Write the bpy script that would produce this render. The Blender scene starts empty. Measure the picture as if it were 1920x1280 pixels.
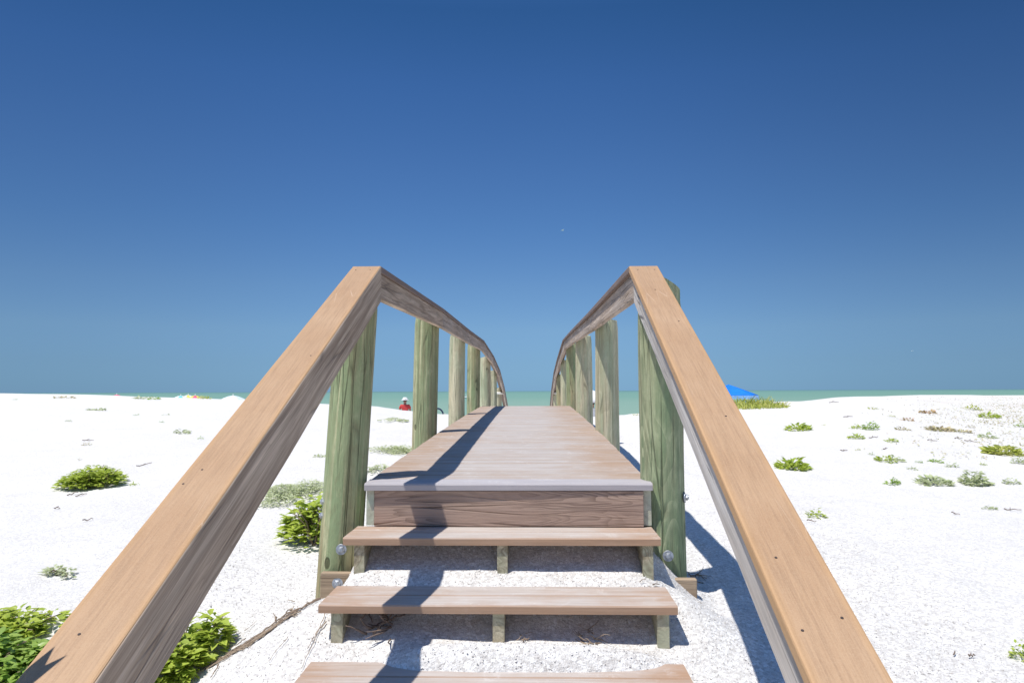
import bpy, math, random
import numpy as np
from mathutils import Vector, Matrix, noise as mnoise

# ------------------------------------------------------------------ camera, sky, sun
scene = bpy.context.scene
C = scene.collection
F = 1400.0                                   # focal length for a 1920 px wide picture
PITCH = math.atan(92.8 / F); YAW = math.atan(40 / F); ROLL = 0.0038
fw = np.array([-math.sin(YAW) * math.cos(PITCH), math.cos(YAW) * math.cos(PITCH), math.sin(PITCH)])
r0 = np.array([math.cos(YAW), math.sin(YAW), 0.0]); u0 = np.cross(r0, fw)
rt = r0 * math.cos(ROLL) - u0 * math.sin(ROLL); up = u0 * math.cos(ROLL) + r0 * math.sin(ROLL)
cam = bpy.data.cameras.new('camera'); cam.lens = F / 1920 * 36; cam.sensor_width = 36
cam.clip_start = 0.05; cam.clip_end = 30000
co = bpy.data.objects.new('camera', cam); C.objects.link(co)
co.matrix_world = Matrix(((rt[0], up[0], -fw[0], 0), (rt[1], up[1], -fw[1], 0), (rt[2], up[2], -fw[2], 0), (0, 0, 0, 1)))
scene.camera = co

LIGHT = Vector((0.323, 0.25, -1.0)).normalized()      # direction the sunlight travels
EL = math.asin(-LIGHT.z); AZ = math.atan2(-LIGHT.x, -LIGHT.y)
world = bpy.data.worlds.new('World'); scene.world = world; world.use_nodes = True
wn = world.node_tree.nodes; wl = world.node_tree.links
bg = wn['Background']; sky = wn.new('ShaderNodeTexSky'); sky.sky_type = 'NISHITA'
sky.sun_disc = False; sky.sun_elevation = EL; sky.sun_rotation = AZ
sky.air_density = 1.0; sky.dust_density = 0.0; sky.ozone_density = 4.0; sky.altitude = 0
# clear deep blue Gulf air: a tint by height above the horizon
tc_ = wn.new('ShaderNodeTexCoord'); sx_ = wn.new('ShaderNodeSeparateXYZ'); rp = wn.new('ShaderNodeValToRGB'); ml = wn.new('ShaderNodeMix')
ml.data_type = 'RGBA'; ml.blend_type = 'MULTIPLY'; ml.inputs[0].default_value = 1.0
AIR = [(0.0, (0.1152, 0.2326, 0.4906)), (0.0105, (0.1254, 0.2391, 0.4696)), (0.0375, (0.1594, 0.2558, 0.4304)), (0.0803, (0.2159, 0.2986, 0.4203)), (0.137, (0.2239, 0.3072, 0.4138)), (0.2133, (0.1993, 0.2993, 0.4181)), (0.2867, (0.187, 0.2913, 0.4181)), (0.3861, (0.1565, 0.2746, 0.4116)), (0.4644, (0.1203, 0.2449, 0.3674)), (0.6, (0.22, 0.37, 0.54)), (1.0, (0.86, 0.95, 0.98))]
cr = rp.color_ramp
while len(cr.elements) < len(AIR): cr.elements.new(0.5)
for e_, (p_, c_) in zip(cr.elements, AIR): e_.position = p_
for e_, (p_, c_) in zip(cr.elements, AIR): e_.position = p_; e_.color = (*c_, 1)
wl.new(tc_.outputs['Generated'], sx_.inputs[0]); wl.new(sx_.outputs[2], rp.inputs[0]); wl.new(sky.outputs[0], ml.inputs[6]); wl.new(rp.outputs[0], ml.inputs[7])
ax_ = wn.new('ShaderNodeMapRange'); ax_.interpolation_type = 'SMOOTHSTEP'; ax_.inputs[1].default_value = 0.02; ax_.inputs[2].default_value = 0.62; ax_.inputs[3].default_value = 1.0; ax_.inputs[4].default_value = 0.73
bx_ = wn.new('ShaderNodeMapRange'); bx_.interpolation_type = 'SMOOTHSTEP'; bx_.inputs[1].default_value = -0.15; bx_.inputs[2].default_value = -0.65; bx_.inputs[3].default_value = 1.0; bx_.inputs[4].default_value = 0.82
m1_ = wn.new('ShaderNodeMath'); m1_.operation = 'MULTIPLY'; m2_ = wn.new('ShaderNodeMix'); m2_.data_type = 'RGBA'; m2_.blend_type = 'MULTIPLY'; m2_.inputs[0].default_value = 1.0
wl.new(sx_.outputs[0], ax_.inputs[0]); wl.new(sx_.outputs[0], bx_.inputs[0]); wl.new(ax_.outputs[0], m1_.inputs[0]); wl.new(bx_.outputs[0], m1_.inputs[1])
wl.new(ml.outputs[2], m2_.inputs[6]); wl.new(m1_.outputs[0], m2_.inputs[7])
wl.new(m2_.outputs[2], bg.inputs[0]); bg.inputs[1].default_value = 0.15
sun = bpy.data.lights.new('sun', 'SUN'); sun.energy = 3.4; sun.angle = math.radians(0.53); sun.color = (1.0, 0.965, 0.91)
so = bpy.data.objects.new('sun', sun); C.objects.link(so)
so.rotation_euler = LIGHT.to_track_quat('-Z', 'Y').to_euler(); so.location = (-6, -5, 18)
vs = scene.view_settings; scene.display_settings.display_device = 'sRGB'
vs.view_transform = 'Standard'; vs.look = 'None'; vs.exposure = 0.567; vs.gamma = 1.0; vs.use_curve_mapping = False

rnd = random.Random(7); rng = np.random.default_rng(11)

# ------------------------------------------------------------------ node helpers
class NT:
    def __init__(s, name, rough=0.8, spec=0.2):
        s.m = bpy.data.materials.new(name); s.m.use_nodes = True
        s.n = s.m.node_tree.nodes; s.l = s.m.node_tree.links
        s.b = s.n['Principled BSDF']; s.b.inputs['Roughness'].default_value = rough
        s.b.inputs['Specular IOR Level'].default_value = spec
    def node(s, t, **k):
        n = s.n.new(t)
        for a, v in k.items(): setattr(n, a, v)
        return n
    def put(s, sock, v):
        if hasattr(v, 'is_linked') or isinstance(v, bpy.types.NodeSocket): s.l.new(v, sock)
        elif isinstance(v, (tuple, list)) and len(v) == 3 and sock.type == 'RGBA': sock.default_value = (*v, 1)
        else: sock.default_value = v
    def coord(s): return s.node('ShaderNodeTexCoord').outputs['Object']
    def math(s, op, a, b=0.0, clamp=False):
        n = s.node('ShaderNodeMath', operation=op, use_clamp=clamp); s.put(n.inputs[0], a); s.put(n.inputs[1], b); return n.outputs[0]
    def vadd(s, a, b):
        n = s.node('ShaderNodeVectorMath', operation='ADD'); s.put(n.inputs[0], a); s.put(n.inputs[1], b); return n.outputs[0]
    def vmul(s, a, b):
        n = s.node('ShaderNodeVectorMath', operation='MULTIPLY'); s.put(n.inputs[0], a); s.put(n.inputs[1], b); return n.outputs[0]
    def noise(s, v, scale, detail=4, rough=0.55, dist=0.0):
        n = s.node('ShaderNodeTexNoise'); s.put(n.inputs['Vector'], v); n.inputs['Scale'].default_value = scale
        n.inputs['Detail'].default_value = detail; n.inputs['Roughness'].default_value = rough
        n.inputs['Distortion'].default_value = dist; return n.outputs[0]
    def voro(s, v, scale, feature='F1', out='Distance', rand=1.0):
        n = s.node('ShaderNodeTexVoronoi', feature=feature); s.put(n.inputs['Vector'], v); n.inputs['Scale'].default_value = scale
        n.inputs['Randomness'].default_value = rand; return n.outputs[out]
    def map(s, v, a, b, c=0.0, d=1.0):
        n = s.node('ShaderNodeMapRange'); s.put(n.inputs[0], v)
        for i, x in enumerate((a, b, c, d)): n.inputs[i + 1].default_value = x
        return n.outputs[0]
    def mix(s, f, a, b, mode='MIX'):
        n = s.node('ShaderNodeMix', data_type='RGBA', blend_type=mode); n.clamp_factor = True
        s.put(n.inputs[0], f); s.put(n.inputs[6], a); s.put(n.inputs[7], b); return n.outputs[2]
    def sep(s, v):
        n = s.node('ShaderNodeSeparateXYZ'); s.put(n.inputs[0], v); return n.outputs
    def bump(s, h, strength=0.3, dist=0.01, prev=None):
        n = s.node('ShaderNodeBump'); n.inputs['Strength'].default_value = strength; n.inputs['Distance'].default_value = dist
        s.put(n.inputs['Height'], h)
        if prev is not None: s.l.new(prev, n.inputs['Normal'])
        return n.outputs[0]
    def rand_obj(s): return s.node('ShaderNodeObjectInfo').outputs['Random']
    def rand_isl(s): return s.node('ShaderNodeNewGeometry').outputs['Random Per Island']
    def done(s, col, nrm=None):
        s.put(s.b.inputs['Base Color'], col)
        if nrm is not None: s.l.new(nrm, s.b.inputs['Normal'])
        return s.m

def stretch(ax, along, across): return tuple(along if i == ax else across for i in range(3))

def wood(name, light, dark, stain, ax=0, isl=False, rough=0.85, fine=0.5, cracks=0.5, green=None, contour=0.0, stain_amt=0.5, bump=0.35, cs=(1.6, 5.5), cf=17.0, lightc=False, streak=0.0, knots=0.0):
    """weathered timber; the grain runs along object axis ax"""
    t = NT(name, rough, 0.15); v = t.coord()
    r = t.rand_isl() if isl else t.rand_obj()
    off = t.node('ShaderNodeCombineXYZ'); 
    t.put(off.inputs[0], t.math('MULTIPLY', r, 37.0)); t.put(off.inputs[1], t.math('MULTIPLY', r, 91.0)); t.put(off.inputs[2], t.math('MULTIPLY', r, 53.0))
    v = t.vadd(v, off.outputs[0])
    g1 = t.noise(t.vmul(v, stretch(ax, 1.2, 42)), 1.0, 5, 0.6, 0.3)
    g2 = t.noise(t.vmul(v, stretch(ax, 5, 190)), 1.0, 3, 0.6)
    pt = t.noise(t.vmul(v, stretch(ax, 1.3, 7)), 1.0, 4, 0.6, 0.6)
    big = t.noise(v, 1.1, 3, 0.5)
    col = t.mix(t.map(g1, 0.36, 0.66), dark, light)
    col = t.mix(t.math('MULTIPLY', t.map(g2, 0.42, 0.7), fine * 0.6), col, tuple(c * 0.55 for c in dark))
    col = t.mix(t.math('MULTIPLY', t.map(pt, 0.45, 0.72), stain_amt), col, stain)
    if green is not None:
        gr = t.noise(t.vmul(v, stretch(ax, 0.9, 9)), 1.0, 4, 0.6, 0.4)
        col = t.mix(t.map(gr, 0.42, 0.62, 0, 0.85), col, green)
    if streak > 0:
        s1 = t.noise(t.vmul(v, stretch(ax, .55, 21)), 1.0, 4, 0.65, 0.2); s2 = t.noise(t.vmul(v, stretch(ax, .8, 34)), 1.0, 3, 0.6, 0.2)
        col = t.mix(t.map(s1, .54, .68, 0, streak), col, tuple(min(1, c * 1.35) for c in light))
        col = t.mix(t.map(s2, .55, .70, 0, streak), col, tuple(c * .75 for c in dark))
    h = t.math('ADD', t.math('MULTIPLY', g1, 0.6), t.math('MULTIPLY', g2, 0.35))
    if contour > 0:
        cn = t.noise(t.vmul(v, stretch(ax, *cs)), 1.0, 2, 0.35, 0.35)
        fr = t.math('FRACT', t.math('MULTIPLY', cn, cf)); ln = t.math('MULTIPLY', t.map(fr, 0.45, 1.0), t.math('MULTIPLY', t.map(t.noise(t.vmul(v, stretch(ax, 2, 4)), 1.0, 2), .38, .62), contour))
        col = t.mix(ln, col, tuple(min(1, c * 1.3) for c in light) if lightc else tuple(c * 0.5 for c in dark)); h = t.math('SUBTRACT', h, t.math('MULTIPLY', ln, 0.4))
    ck = t.voro(t.vmul(t.vadd(v, t.vmul(t.node('ShaderNodeTexNoise').outputs['Color'], (0, 0, 0))), stretch(ax, 1.1, 26)), 1.0, 'DISTANCE_TO_EDGE')
    if knots > 0:
        b1 = t.noise(t.vmul(v, stretch(ax, 6, 15)), 1.0, 5, 0.7, 0.5); b2 = t.noise(t.vmul(v, stretch(ax, 22, 60)), 1.0, 4, 0.7)
        col = t.mix(t.map(b1, .5, .72, 0, .55), col, tuple(c * .8 for c in dark)); col = t.mix(t.map(b1, .45, .28, 0, .35), col, tuple(min(1, c * 1.3) for c in light))
        col = t.mix(t.map(b2, .5, .75, 0, .5), col, dark); h = t.math('ADD', h, t.math('MULTIPLY', b2, .6))
        kn = t.voro(t.vmul(v, stretch(ax, 2.6, 5.2)), 1.0, 'F1'); rg = t.math('FRACT', t.math('MULTIPLY', kn, 26.0))
        km = t.math('MULTIPLY', t.map(kn, .085, .06, 0, 1), knots); kr = t.math('MULTIPLY', t.math('MULTIPLY', t.map(kn, .26, .12, 0, 1), t.map(rg, .5, 1.0)), knots * .5)
        col = t.mix(kr, col, dark); col = t.mix(km, col, tuple(c * 0.25 for c in dark)); h = t.math('SUBTRACT', h, km)
    ckm = t.math('MULTIPLY', t.map(ck, 0.0, 0.045, 1, 0), t.map(t.noise(t.vmul(v, stretch(ax, 1.5, 10)), 1.0, 2), 0.47, 0.58))
    ckm = t.math('MULTIPLY', ckm, cracks)
    col = t.mix(ckm, col, tuple(c * 0.22 for c in dark)); h = t.math('SUBTRACT', h, t.math('MULTIPLY', ckm, 1.5))
    col = t.mix(t.map(big, 0.35, 0.7, 0, 0.22), col, tuple(min(1, c * 1.25) for c in light))
    return t.done(col, t.bump(h, bump, 0.006))

def composite(name, edge, worn, grey, ax=0, xc=-0.125, half=0.67, isl=False, amt=1.0, lines=0.35):
    """composite decking: warm at the ends, scuffed and pale where people walk; x is measured in object space"""
    t = NT(name, 0.7, 0.2); v0 = t.coord(); x = t.sep(v0)
    r = t.rand_isl() if isl else t.rand_obj()
    off = t.node('ShaderNodeCombineXYZ')
    for i, k in enumerate((31.0, 67.0, 13.0)): t.put(off.inputs[i], t.math('MULTIPLY', r, k))
    v = t.vadd(v0, off.outputs[0])
    d = t.math('DIVIDE', t.math('ABSOLUTE', t.math('SUBTRACT', x[0], xc)), half)
    n0 = t.noise(v0, 3.2, 5, 0.65, 0.4)
    wear = t.math('ADD', t.map(d, 0.95, 0.35), t.map(n0, 0.35, 0.65, -0.35, 0.3), True)
    nz = t.map(t.sep(t.node('ShaderNodeNewGeometry').outputs['Normal'])[2], .55, .9, .12, 1); wear = t.math('MULTIPLY', wear, nz); amt = t.math('MULTIPLY', nz, amt)
    g = t.noise(t.vmul(v, stretch(ax, 3.0, 75)), 1.0, 4, 0.6)
    sm = t.noise(t.vmul(v, stretch(ax, 2.2, 12)), 1.0, 5, 0.7, 0.8)
    col = t.mix(t.math('MULTIPLY', wear, amt), edge, worn)
    col = t.mix(t.math('MULTIPLY', t.map(sm, 0.46, 0.68), t.math('MULTIPLY', amt, 0.55)), col, grey)
    col = t.mix(t.map(g, 0.35, 0.7, 0, lines), col, tuple(c * 0.55 for c in edge))
    col = t.mix(t.map(r, 0, 1, 0, 0.16), col, tuple(c * 0.7 for c in edge))
    dust = t.math('MULTIPLY', t.map(t.noise(v0, 7.5, 6, 0.75, 0.5), 0.56, 0.72), t.map(t.noise(v0, 90, 2, 0.6), 0.35, 0.7))
    col = t.mix(t.math('MULTIPLY', dust, t.math('MULTIPLY', amt, 0.7)), col, (0.72, 0.70, 0.67))
    return t.done(col, t.bump(t.math('ADD', g, t.math('MULTIPLY', dust, .2)), 0.22, 0.004))

M = {}
M['cap'] = None
def cap_mat():
    t = NT('composite_cap_rail', 0.62, 0.25); v0 = t.coord(); y = t.sep(v0)[1]
    v = t.vadd(v0, t.node('ShaderNodeCombineXYZ').outputs[0])
    g = t.noise(t.vmul(v, (7, 160, 160)), 1.0, 4, 0.65); g2 = t.noise(t.vmul(v, (3, 45, 45)), 1.0, 4, 0.6, 0.7)
    big = t.noise(v, 2.3, 4, 0.6)
    fine = t.noise(v, 330, 2, 0.6)
    col = t.mix(t.map(big, 0.35, 0.68), (0.41, 0.248, 0.136), (0.475, 0.31, 0.185))
    col = t.mix(t.map(g, 0.42, 0.68, 0, 0.45), col, (0.24, 0.145, 0.085))
    col = t.mix(t.map(g2, 0.5, 0.75, 0, 0.28), col, (0.36, 0.22, 0.13))
    col = t.mix(t.map(fine, 0.35, 0.75, 0, 0.35), col, (0.55, 0.39, 0.25))
    e = t.map(t.math('ABSOLUTE', y), 0.05, 0.068)
    col = t.mix(t.math('MULTIPLY', e, 0.35), col, (0.58, 0.34, 0.145))
    sc = t.voro(t.vmul(t.vadd(v, t.vmul(t.node('ShaderNodeTexNoise').outputs['Color'], (0, 0, 0))), (2.2, 24, 24)), 1.0, 'DISTANCE_TO_EDGE')
    scm = t.math('MULTIPLY', t.map(sc, 0, 0.012, 1, 0), t.map(t.noise(v, 3.1, 2), 0.54, 0.62))
    col = t.mix(t.math('MULTIPLY', scm, 0.55), col, (0.75, 0.60, 0.45))
    return t.done(col, t.bump(t.math('ADD', g, t.math('MULTIPLY', fine, .5)), 0.3, 0.003))
M['cap'] = cap_mat()
M['cap_aged'] = None
M['cap_aged'] = composite('aged_cap_rail', (0.25, 0.185, 0.155), (0.30, 0.245, 0.225), (0.36, 0.32, 0.30), lines=.5)
M['tread'] = composite('composite_tread', (0.43, 0.275, 0.18), (0.51, 0.455, 0.41), (0.62, 0.59, 0.56), half=0.85)
M['deck'] = composite('composite_deck_planks', (0.42, 0.30, 0.215), (0.48, 0.44, 0.41), (0.57, 0.545, 0.52), half=0.62, isl=True, lines=.32)
M['nose'] = composite('grey_composite_nosing', (0.43, 0.40, 0.41), (0.46, 0.435, 0.445), (0.54, 0.52, 0.52), half=0.8)
M['fascia'] = wood('brown_riser_board', (0.46, 0.33, 0.26), (0.36, 0.25, 0.195), (0.45, 0.36, 0.30), 0, fine=.5, cracks=.8, contour=.9, bump=.8, cs=(1.4, 15), cf=15.0, stain_amt=.3)
M['beam'] = wood('weathered_rail_timber', (0.56, 0.48, 0.41), (0.33, 0.265, 0.215), (0.50, 0.36, 0.24), 0, fine=1.0, cracks=.45, contour=.75, stain_amt=.6, bump=.9, cs=(1.1, 12), cf=16.0, streak=.7)
M['beam_grey'] = wood('silvered_rail_timber', (0.68, 0.56, 0.44), (0.29, 0.22, 0.165), (0.42, 0.30, 0.21), 0, fine=1.0, cracks=.5, contour=.4, stain_amt=.45, bump=.7, cs=(.9, 14), cf=14.0, streak=.7)
M['beam_sunlit'] = wood('sunlit_rail_timber', (0.66, 0.63, 0.59), (0.40, 0.365, 0.33), (0.50, 0.38, 0.27), 0, fine=.6, cracks=.8, contour=.4, stain_amt=.4, bump=.5, cs=(1, 12), cf=9.0, streak=.4)  # lighter rail timber: sunlight on the right stair beam put into its colour
M['post'] = wood('green_treated_pole', (0.52, 0.49, 0.30), (0.215, 0.215, 0.115), (0.47, 0.34, 0.19), 2, fine=.7, cracks=.6, green=(0.245, 0.345, 0.18), contour=.2, stain_amt=.8, bump=1.0, streak=.85, cs=(.7, 9), cf=7.0, knots=.8)
M['post_knotty'] = wood('knotty_treated_pole', (0.44, 0.46, 0.29), (0.165, 0.20, 0.115), (0.34, 0.25, 0.16), 2, fine=.5, cracks=.6, green=(0.185, 0.275, 0.145), contour=.8, stain_amt=.6, bump=.9, cs=(1.3, 6.5), cf=13.0, lightc=True, streak=.4, knots=.8)
M['post_pale'] = wood('pale_treated_pole', (0.66, 0.61, 0.43), (0.37, 0.35, 0.22), (0.60, 0.46, 0.31), 2, fine=.6, cracks=.6, green=(0.40, 0.48, 0.31), contour=.3, stain_amt=.6, bump=.8, streak=.5, cs=(.9, 8), cf=7.0, knots=.9)
M['joist'] = wood('green_treated_joist', (0.62, 0.62, 0.50), (0.35, 0.36, 0.28), (0.50, 0.42, 0.30), 1, fine=.6, cracks=.5, green=(0.44, 0.52, 0.40))
M['stringer'] = wood('end_grain_stringer', (0.58, 0.52, 0.38), (0.24, 0.20, 0.13), (0.38, 0.33, 0.22), 1, fine=.7, cracks=.0, green=(0.40, 0.42, 0.29), contour=1.0, bump=.6, cs=(9, 9), cf=14.0)
M['crossbeam'] = wood('brown_cross_timber', (0.48, 0.37, 0.26), (0.24, 0.17, 0.115), (0.36, 0.27, 0.18), 0, fine=.7, cracks=1.0, contour=.5, bump=.6, cs=(1.2, 12), cf=10.0)

def plain(name, col, rough=0.6, spec=0.3, metal=0.0, var=0.15, scale=12.0, trans=0.0, isl=False, col2=None):
    t = NT(name, rough, spec); t.b.inputs['Metallic'].default_value = metal
    n = t.noise(t.coord(), scale, 3, 0.6)
    c = t.mix(t.map(n, 0.3, 0.7), tuple(x * (1 - var) for x in col), tuple(min(1, x * (1 + var)) for x in col))
    if isl:
        c = t.mix(t.rand_isl(), c, col2 if col2 else tuple(x * 0.55 for x in col))
    t.done(c)
    if trans > 0:
        tr = t.node('ShaderNodeBsdfTranslucent'); t.put(tr.inputs[0], c)
        mx = t.node('ShaderNodeMixShader'); mx.inputs[0].default_value = trans
        t.l.new(t.b.outputs[0], mx.inputs[1]); t.l.new(tr.outputs[0], mx.inputs[2])
        t.l.new(mx.outputs[0], t.n['Material Output'].inputs[0])
    return t.m
M['galv'] = plain('galvanised_steel', (0.42, 0.44, 0.47), 0.42, 0.5, 0.75, .3, 60)
M['screw'] = plain('dark_screw', (0.06, 0.045, 0.04), 0.6)
M['leaf'] = plain('bright_leaf', (0.36, 0.46, 0.07), 0.45, 0.4, 0, .2, 9, .4, True, (0.52, 0.60, 0.10))
M['leaf_deep'] = plain('green_leaf', (0.26, 0.41, 0.075), 0.4, 0.5, 0, .2, 9, .4, True, (0.42, 0.55, 0.12))
M['leaf_grey'] = plain('grey_green_leaf', (0.44, 0.50, 0.27), 0.6, 0.3, 0, .2, 9, .35, True, (0.62, 0.66, 0.42))
M['leaf_yellow'] = plain('yellow_green_blade', (0.40, 0.48, 0.08), 0.5, 0.3, 0, .2, 9, .4, True, (0.62, 0.60, 0.20))
M['leaf_dry'] = plain('dry_straw', (0.62, 0.52, 0.36), 0.8, 0.1, 0, .25, 9, .25, True, (0.46, 0.47, 0.24))
M['leaf_rust'] = plain('rusty_dry_leaf', (0.60, 0.38, 0.25), 0.8, 0.1, 0, .25, 9, .25, True, (0.50, 0.45, 0.20))
M['twig'] = plain('grey_brown_twig', (0.22, 0.16, 0.12), 0.85, 0.1, 0, .4, 40, 0, True, (0.36, 0.28, 0.20))
M['root'] = plain('dark_root', (0.20, 0.15, 0.12), 0.9, 0.1, 0, .4, 30)
M['skin'] = plain('skin', (0.42, 0.22, 0.15), 0.5, 0.3, 0, .08)
M['red'] = plain('coral_red_cloth', (0.60, 0.075, 0.07), 0.8, .1, 0, .12)
M['white_cloth'] = plain('white_cloth', (0.78, 0.77, 0.76), 0.85, .1, 0, .05)
M['dark_cloth'] = plain('navy_cloth', (0.03, 0.04, 0.09), 0.8, .1)
M['hair'] = plain('dark_hair', (0.03, 0.02, 0.015), 0.5)
M['tent'] = plain('blue_canopy_cloth', (0.015, 0.24, 0.88), 0.6, .3, 0, .1, 3, .2)
M['tent_trim'] = plain('pale_blue_canopy_trim', (0.25, 0.48, 0.80), 0.7, .2, 0, .25, 6)
M['turq'] = plain('turquoise_cloth', (0.16, 0.55, 0.60), 0.7); M['yellow'] = plain('yellow_cloth', (0.75, 0.65, 0.12), 0.7)
M['pink'] = plain('pink_cloth', (0.72, 0.12, 0.20), 0.7); M['paleblue'] = plain('pale_blue_cloth', (0.62, 0.72, 0.80), 0.7)
M['pole'] = plain('white_pole', (0.7, 0.7, 0.7), 0.4, .4)
M['rope'] = plain('white_rope', (0.78, 0.76, 0.70), 0.8)
M['hull'] = plain('white_boat_paint', (0.8, 0.8, 0.8), 0.4, .4, 0, .03)
M['feather'] = plain('white_feather', (0.75, 0.75, 0.75), 0.7)
M['shell'] = plain('shell_grit', (0.86, 0.84, 0.81), 0.6, .3, 0, .1, 50, 0, True, (0.38, 0.34, 0.30))

# ------------------------------------------------------------------ object helpers
WM = {}
def W(o): return WM.get(o.name, Matrix.Identity(4))
def link(name, mesh, mat, parent=None, mw=None):
    o = bpy.data.objects.new(name, mesh); C.objects.link(o)
    if mesh is not None and mat is not None and not mesh.materials: mesh.materials.append(mat)
    mw = mw if mw is not None else Matrix.Identity(4)
    WM[o.name] = mw
    if parent is not None:
        o.parent = parent; o.matrix_basis = W(parent).inverted() @ mw
    else: o.matrix_basis = mw
    return o
def mk(name, V, Fc, smooth=False):
    me = bpy.data.meshes.new(name); me.from_pydata([tuple(map(float, v)) for v in V], [], [tuple(map(int, f)) for f in Fc]); me.update()
    if smooth: me.polygons.foreach_set('use_smooth', [True] * len(me.polygons))
    return me
def tag(o, label=None, cat=None, group=None, kind=None):
    if label: o['label'] = label
    if cat: o['category'] = cat
    if group: o['group'] = group
    if kind: o['kind'] = kind
    return o
def empty(name, loc, label, cat, group=None):
    o = link(name, None, None, None, Matrix.Translation(loc)); o.empty_display_size = 0.2
    return tag(o, label, cat, group)

def section(w, h, r):
    pts = []
    for (sx, sy, a0) in ((1, 1, 0), (-1, 1, 90), (-1, -1, 180), (1, -1, 270)):
        for k in range(3):
            a = math.radians(a0 + k * 45)
            pts.append((sx * (w / 2 - r) + r * math.cos(a), sy * (h / 2 - r) + r * math.sin(a)))
    return pts
def bar_mesh(name, L, w, h, r=0.004, t0=0.0, t1=0.0, seg=0.12, wob=0.0006, seed=0):
    """box along +X, rounded edges, end cuts tilted by t0/t1 (x shift per metre of z); origin at the start, centred in y and z"""
    sec = section(w, h, r); n = max(2, int(L / seg)); V = []; Fc = []
    rows = [(0, -1)] + [(i / n, 0) for i in range(n + 1)] + [(1, -1)]
    for k, (u, ins) in enumerate(rows):
        for (y, z) in sec:
            s = 1.0 if ins == 0 else 0.0
            yy = y * (1 - (0 if s else r / w * 1.2)); zz = z * (1 - (0 if s else r / h * 1.2))
            x = u * L + (1 - u) * t0 * zz + u * t1 * zz
            if s and u == 0: x += r * 0.8
            if s and u == 1: x -= r * 0.8
            q = mnoise.noise(Vector((x * 3 + seed * 7.1, y * 5, z * 5 + seed)))
            V.append((x, yy + q * wob, zz + q * wob))
    m = len(sec)
    for k in range(len(rows) - 1):
        for j in range(m):
            a = k * m + j; b = k * m + (j + 1) % m
            Fc.append((a, b, b + m, a + m))
    Fc.append(tuple(range(m - 1, -1, -1))); Fc.append(tuple(range((len(rows) - 1) * m, len(rows) * m)))
    return V, Fc
def frame(p0, p1, upv=(0, 0, 1)):
    x = (Vector(p1) - Vector(p0)).normalized(); y = Vector(upv).cross(x).normalized(); z = x.cross(y)
    m = Matrix((x, y, z)).transposed().to_4x4(); m.translation = Vector(p0); return m
def bar(name, p0, p1, w, h, mat, parent, r=0.004, plumb=False, seed=0, wob=0.0006, label=None, smooth=False):
    L = (Vector(p1) - Vector(p0)).length; t = 0.0
    if plumb:
        d = (Vector(p1) - Vector(p0)); t = d.z / max(1e-6, math.hypot(d.x, d.y))
    V, Fc = bar_mesh(name, L, w, h, r, t, t, seed=seed, wob=wob)
    o = link(name, mk(name, V, Fc, smooth), mat, parent, frame(p0, p1))
    if label: o['label'] = label
    return o

# ------------------------------------------------------------------ terrain
def vnoise(x, y, s, seed=0):
    x = np.asarray(x, float) / s + seed * 17.3; y = np.asarray(y, float) / s + seed * 9.7
    ix = np.floor(x).astype(np.int64); iy = np.floor(y).astype(np.int64); fx = x - ix; fy = y - iy
    fx = fx * fx * (3 - 2 * fx); fy = fy * fy * (3 - 2 * fy)
    def hsh(a, b):
        n = (a * 374761393 + b * 668265263 + seed * 69069) & 0x7fffffff
        n = ((n ^ (n >> 13)) * 1274126177) & 0x7fffffff
        return ((n ^ (n >> 16)) & 0xffff) / 65535.0
    a = hsh(ix, iy); b = hsh(ix + 1, iy); c = hsh(ix, iy + 1); d = hsh(ix + 1, iy + 1)
    return (a + (b - a) * fx) * (1 - fy) + (c + (d - c) * fx) * fy - 0.5
def sstep(a, b, x): u = np.clip((x - a) / (b - a), 0, 1); return u * u * (3 - 2 * u)
LY = [-60, -5, 0, 1.0, 1.9, 2.7, 3.6, 5, 8, 14]; LZ = [-1.9, -1.75, -1.62, -1.55, -1.40, -1.20, -1.0, -.93, -.82, -.72]
RY = [-60, -5, 0, 1.0, 1.8, 2.7, 4.0, 5, 8, 14]; RZ = [-1.9, -1.75, -1.62, -1.55, -1.36, -1.05, -.92, -.89, -.80, -.70]
CPX = [-600, 0, 100, 200, 300, 380, 460, 600, 650, 700, 735, 780, 820, 900, 1000, 1110, 1165, 1205, 1300, 1400, 1446, 1509, 1551, 1600, 1702, 1914, 2500]
CPY = [737, 737.5, 739, 741.5, 745, 746.8, 749.5, 757, 759, 762, 767, 774, 778, 782, 784, 782, 778, 773.5, 765, 757, 754, 751, 745, 742.5, 740, 741, 742]
CT = [(p - 1000) / F for p in CPX]; CS = [-(y - (732.8 + (960 - p) * 0.0038 )) / F for p, y in zip(CPX, CPY)]
YT = [-.9, -.6, -.3, -.12, 0, .12, .28, .45, .9]; YC = [38, 34, 25, 17, 15, 17, 23, 30, 42]
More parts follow.
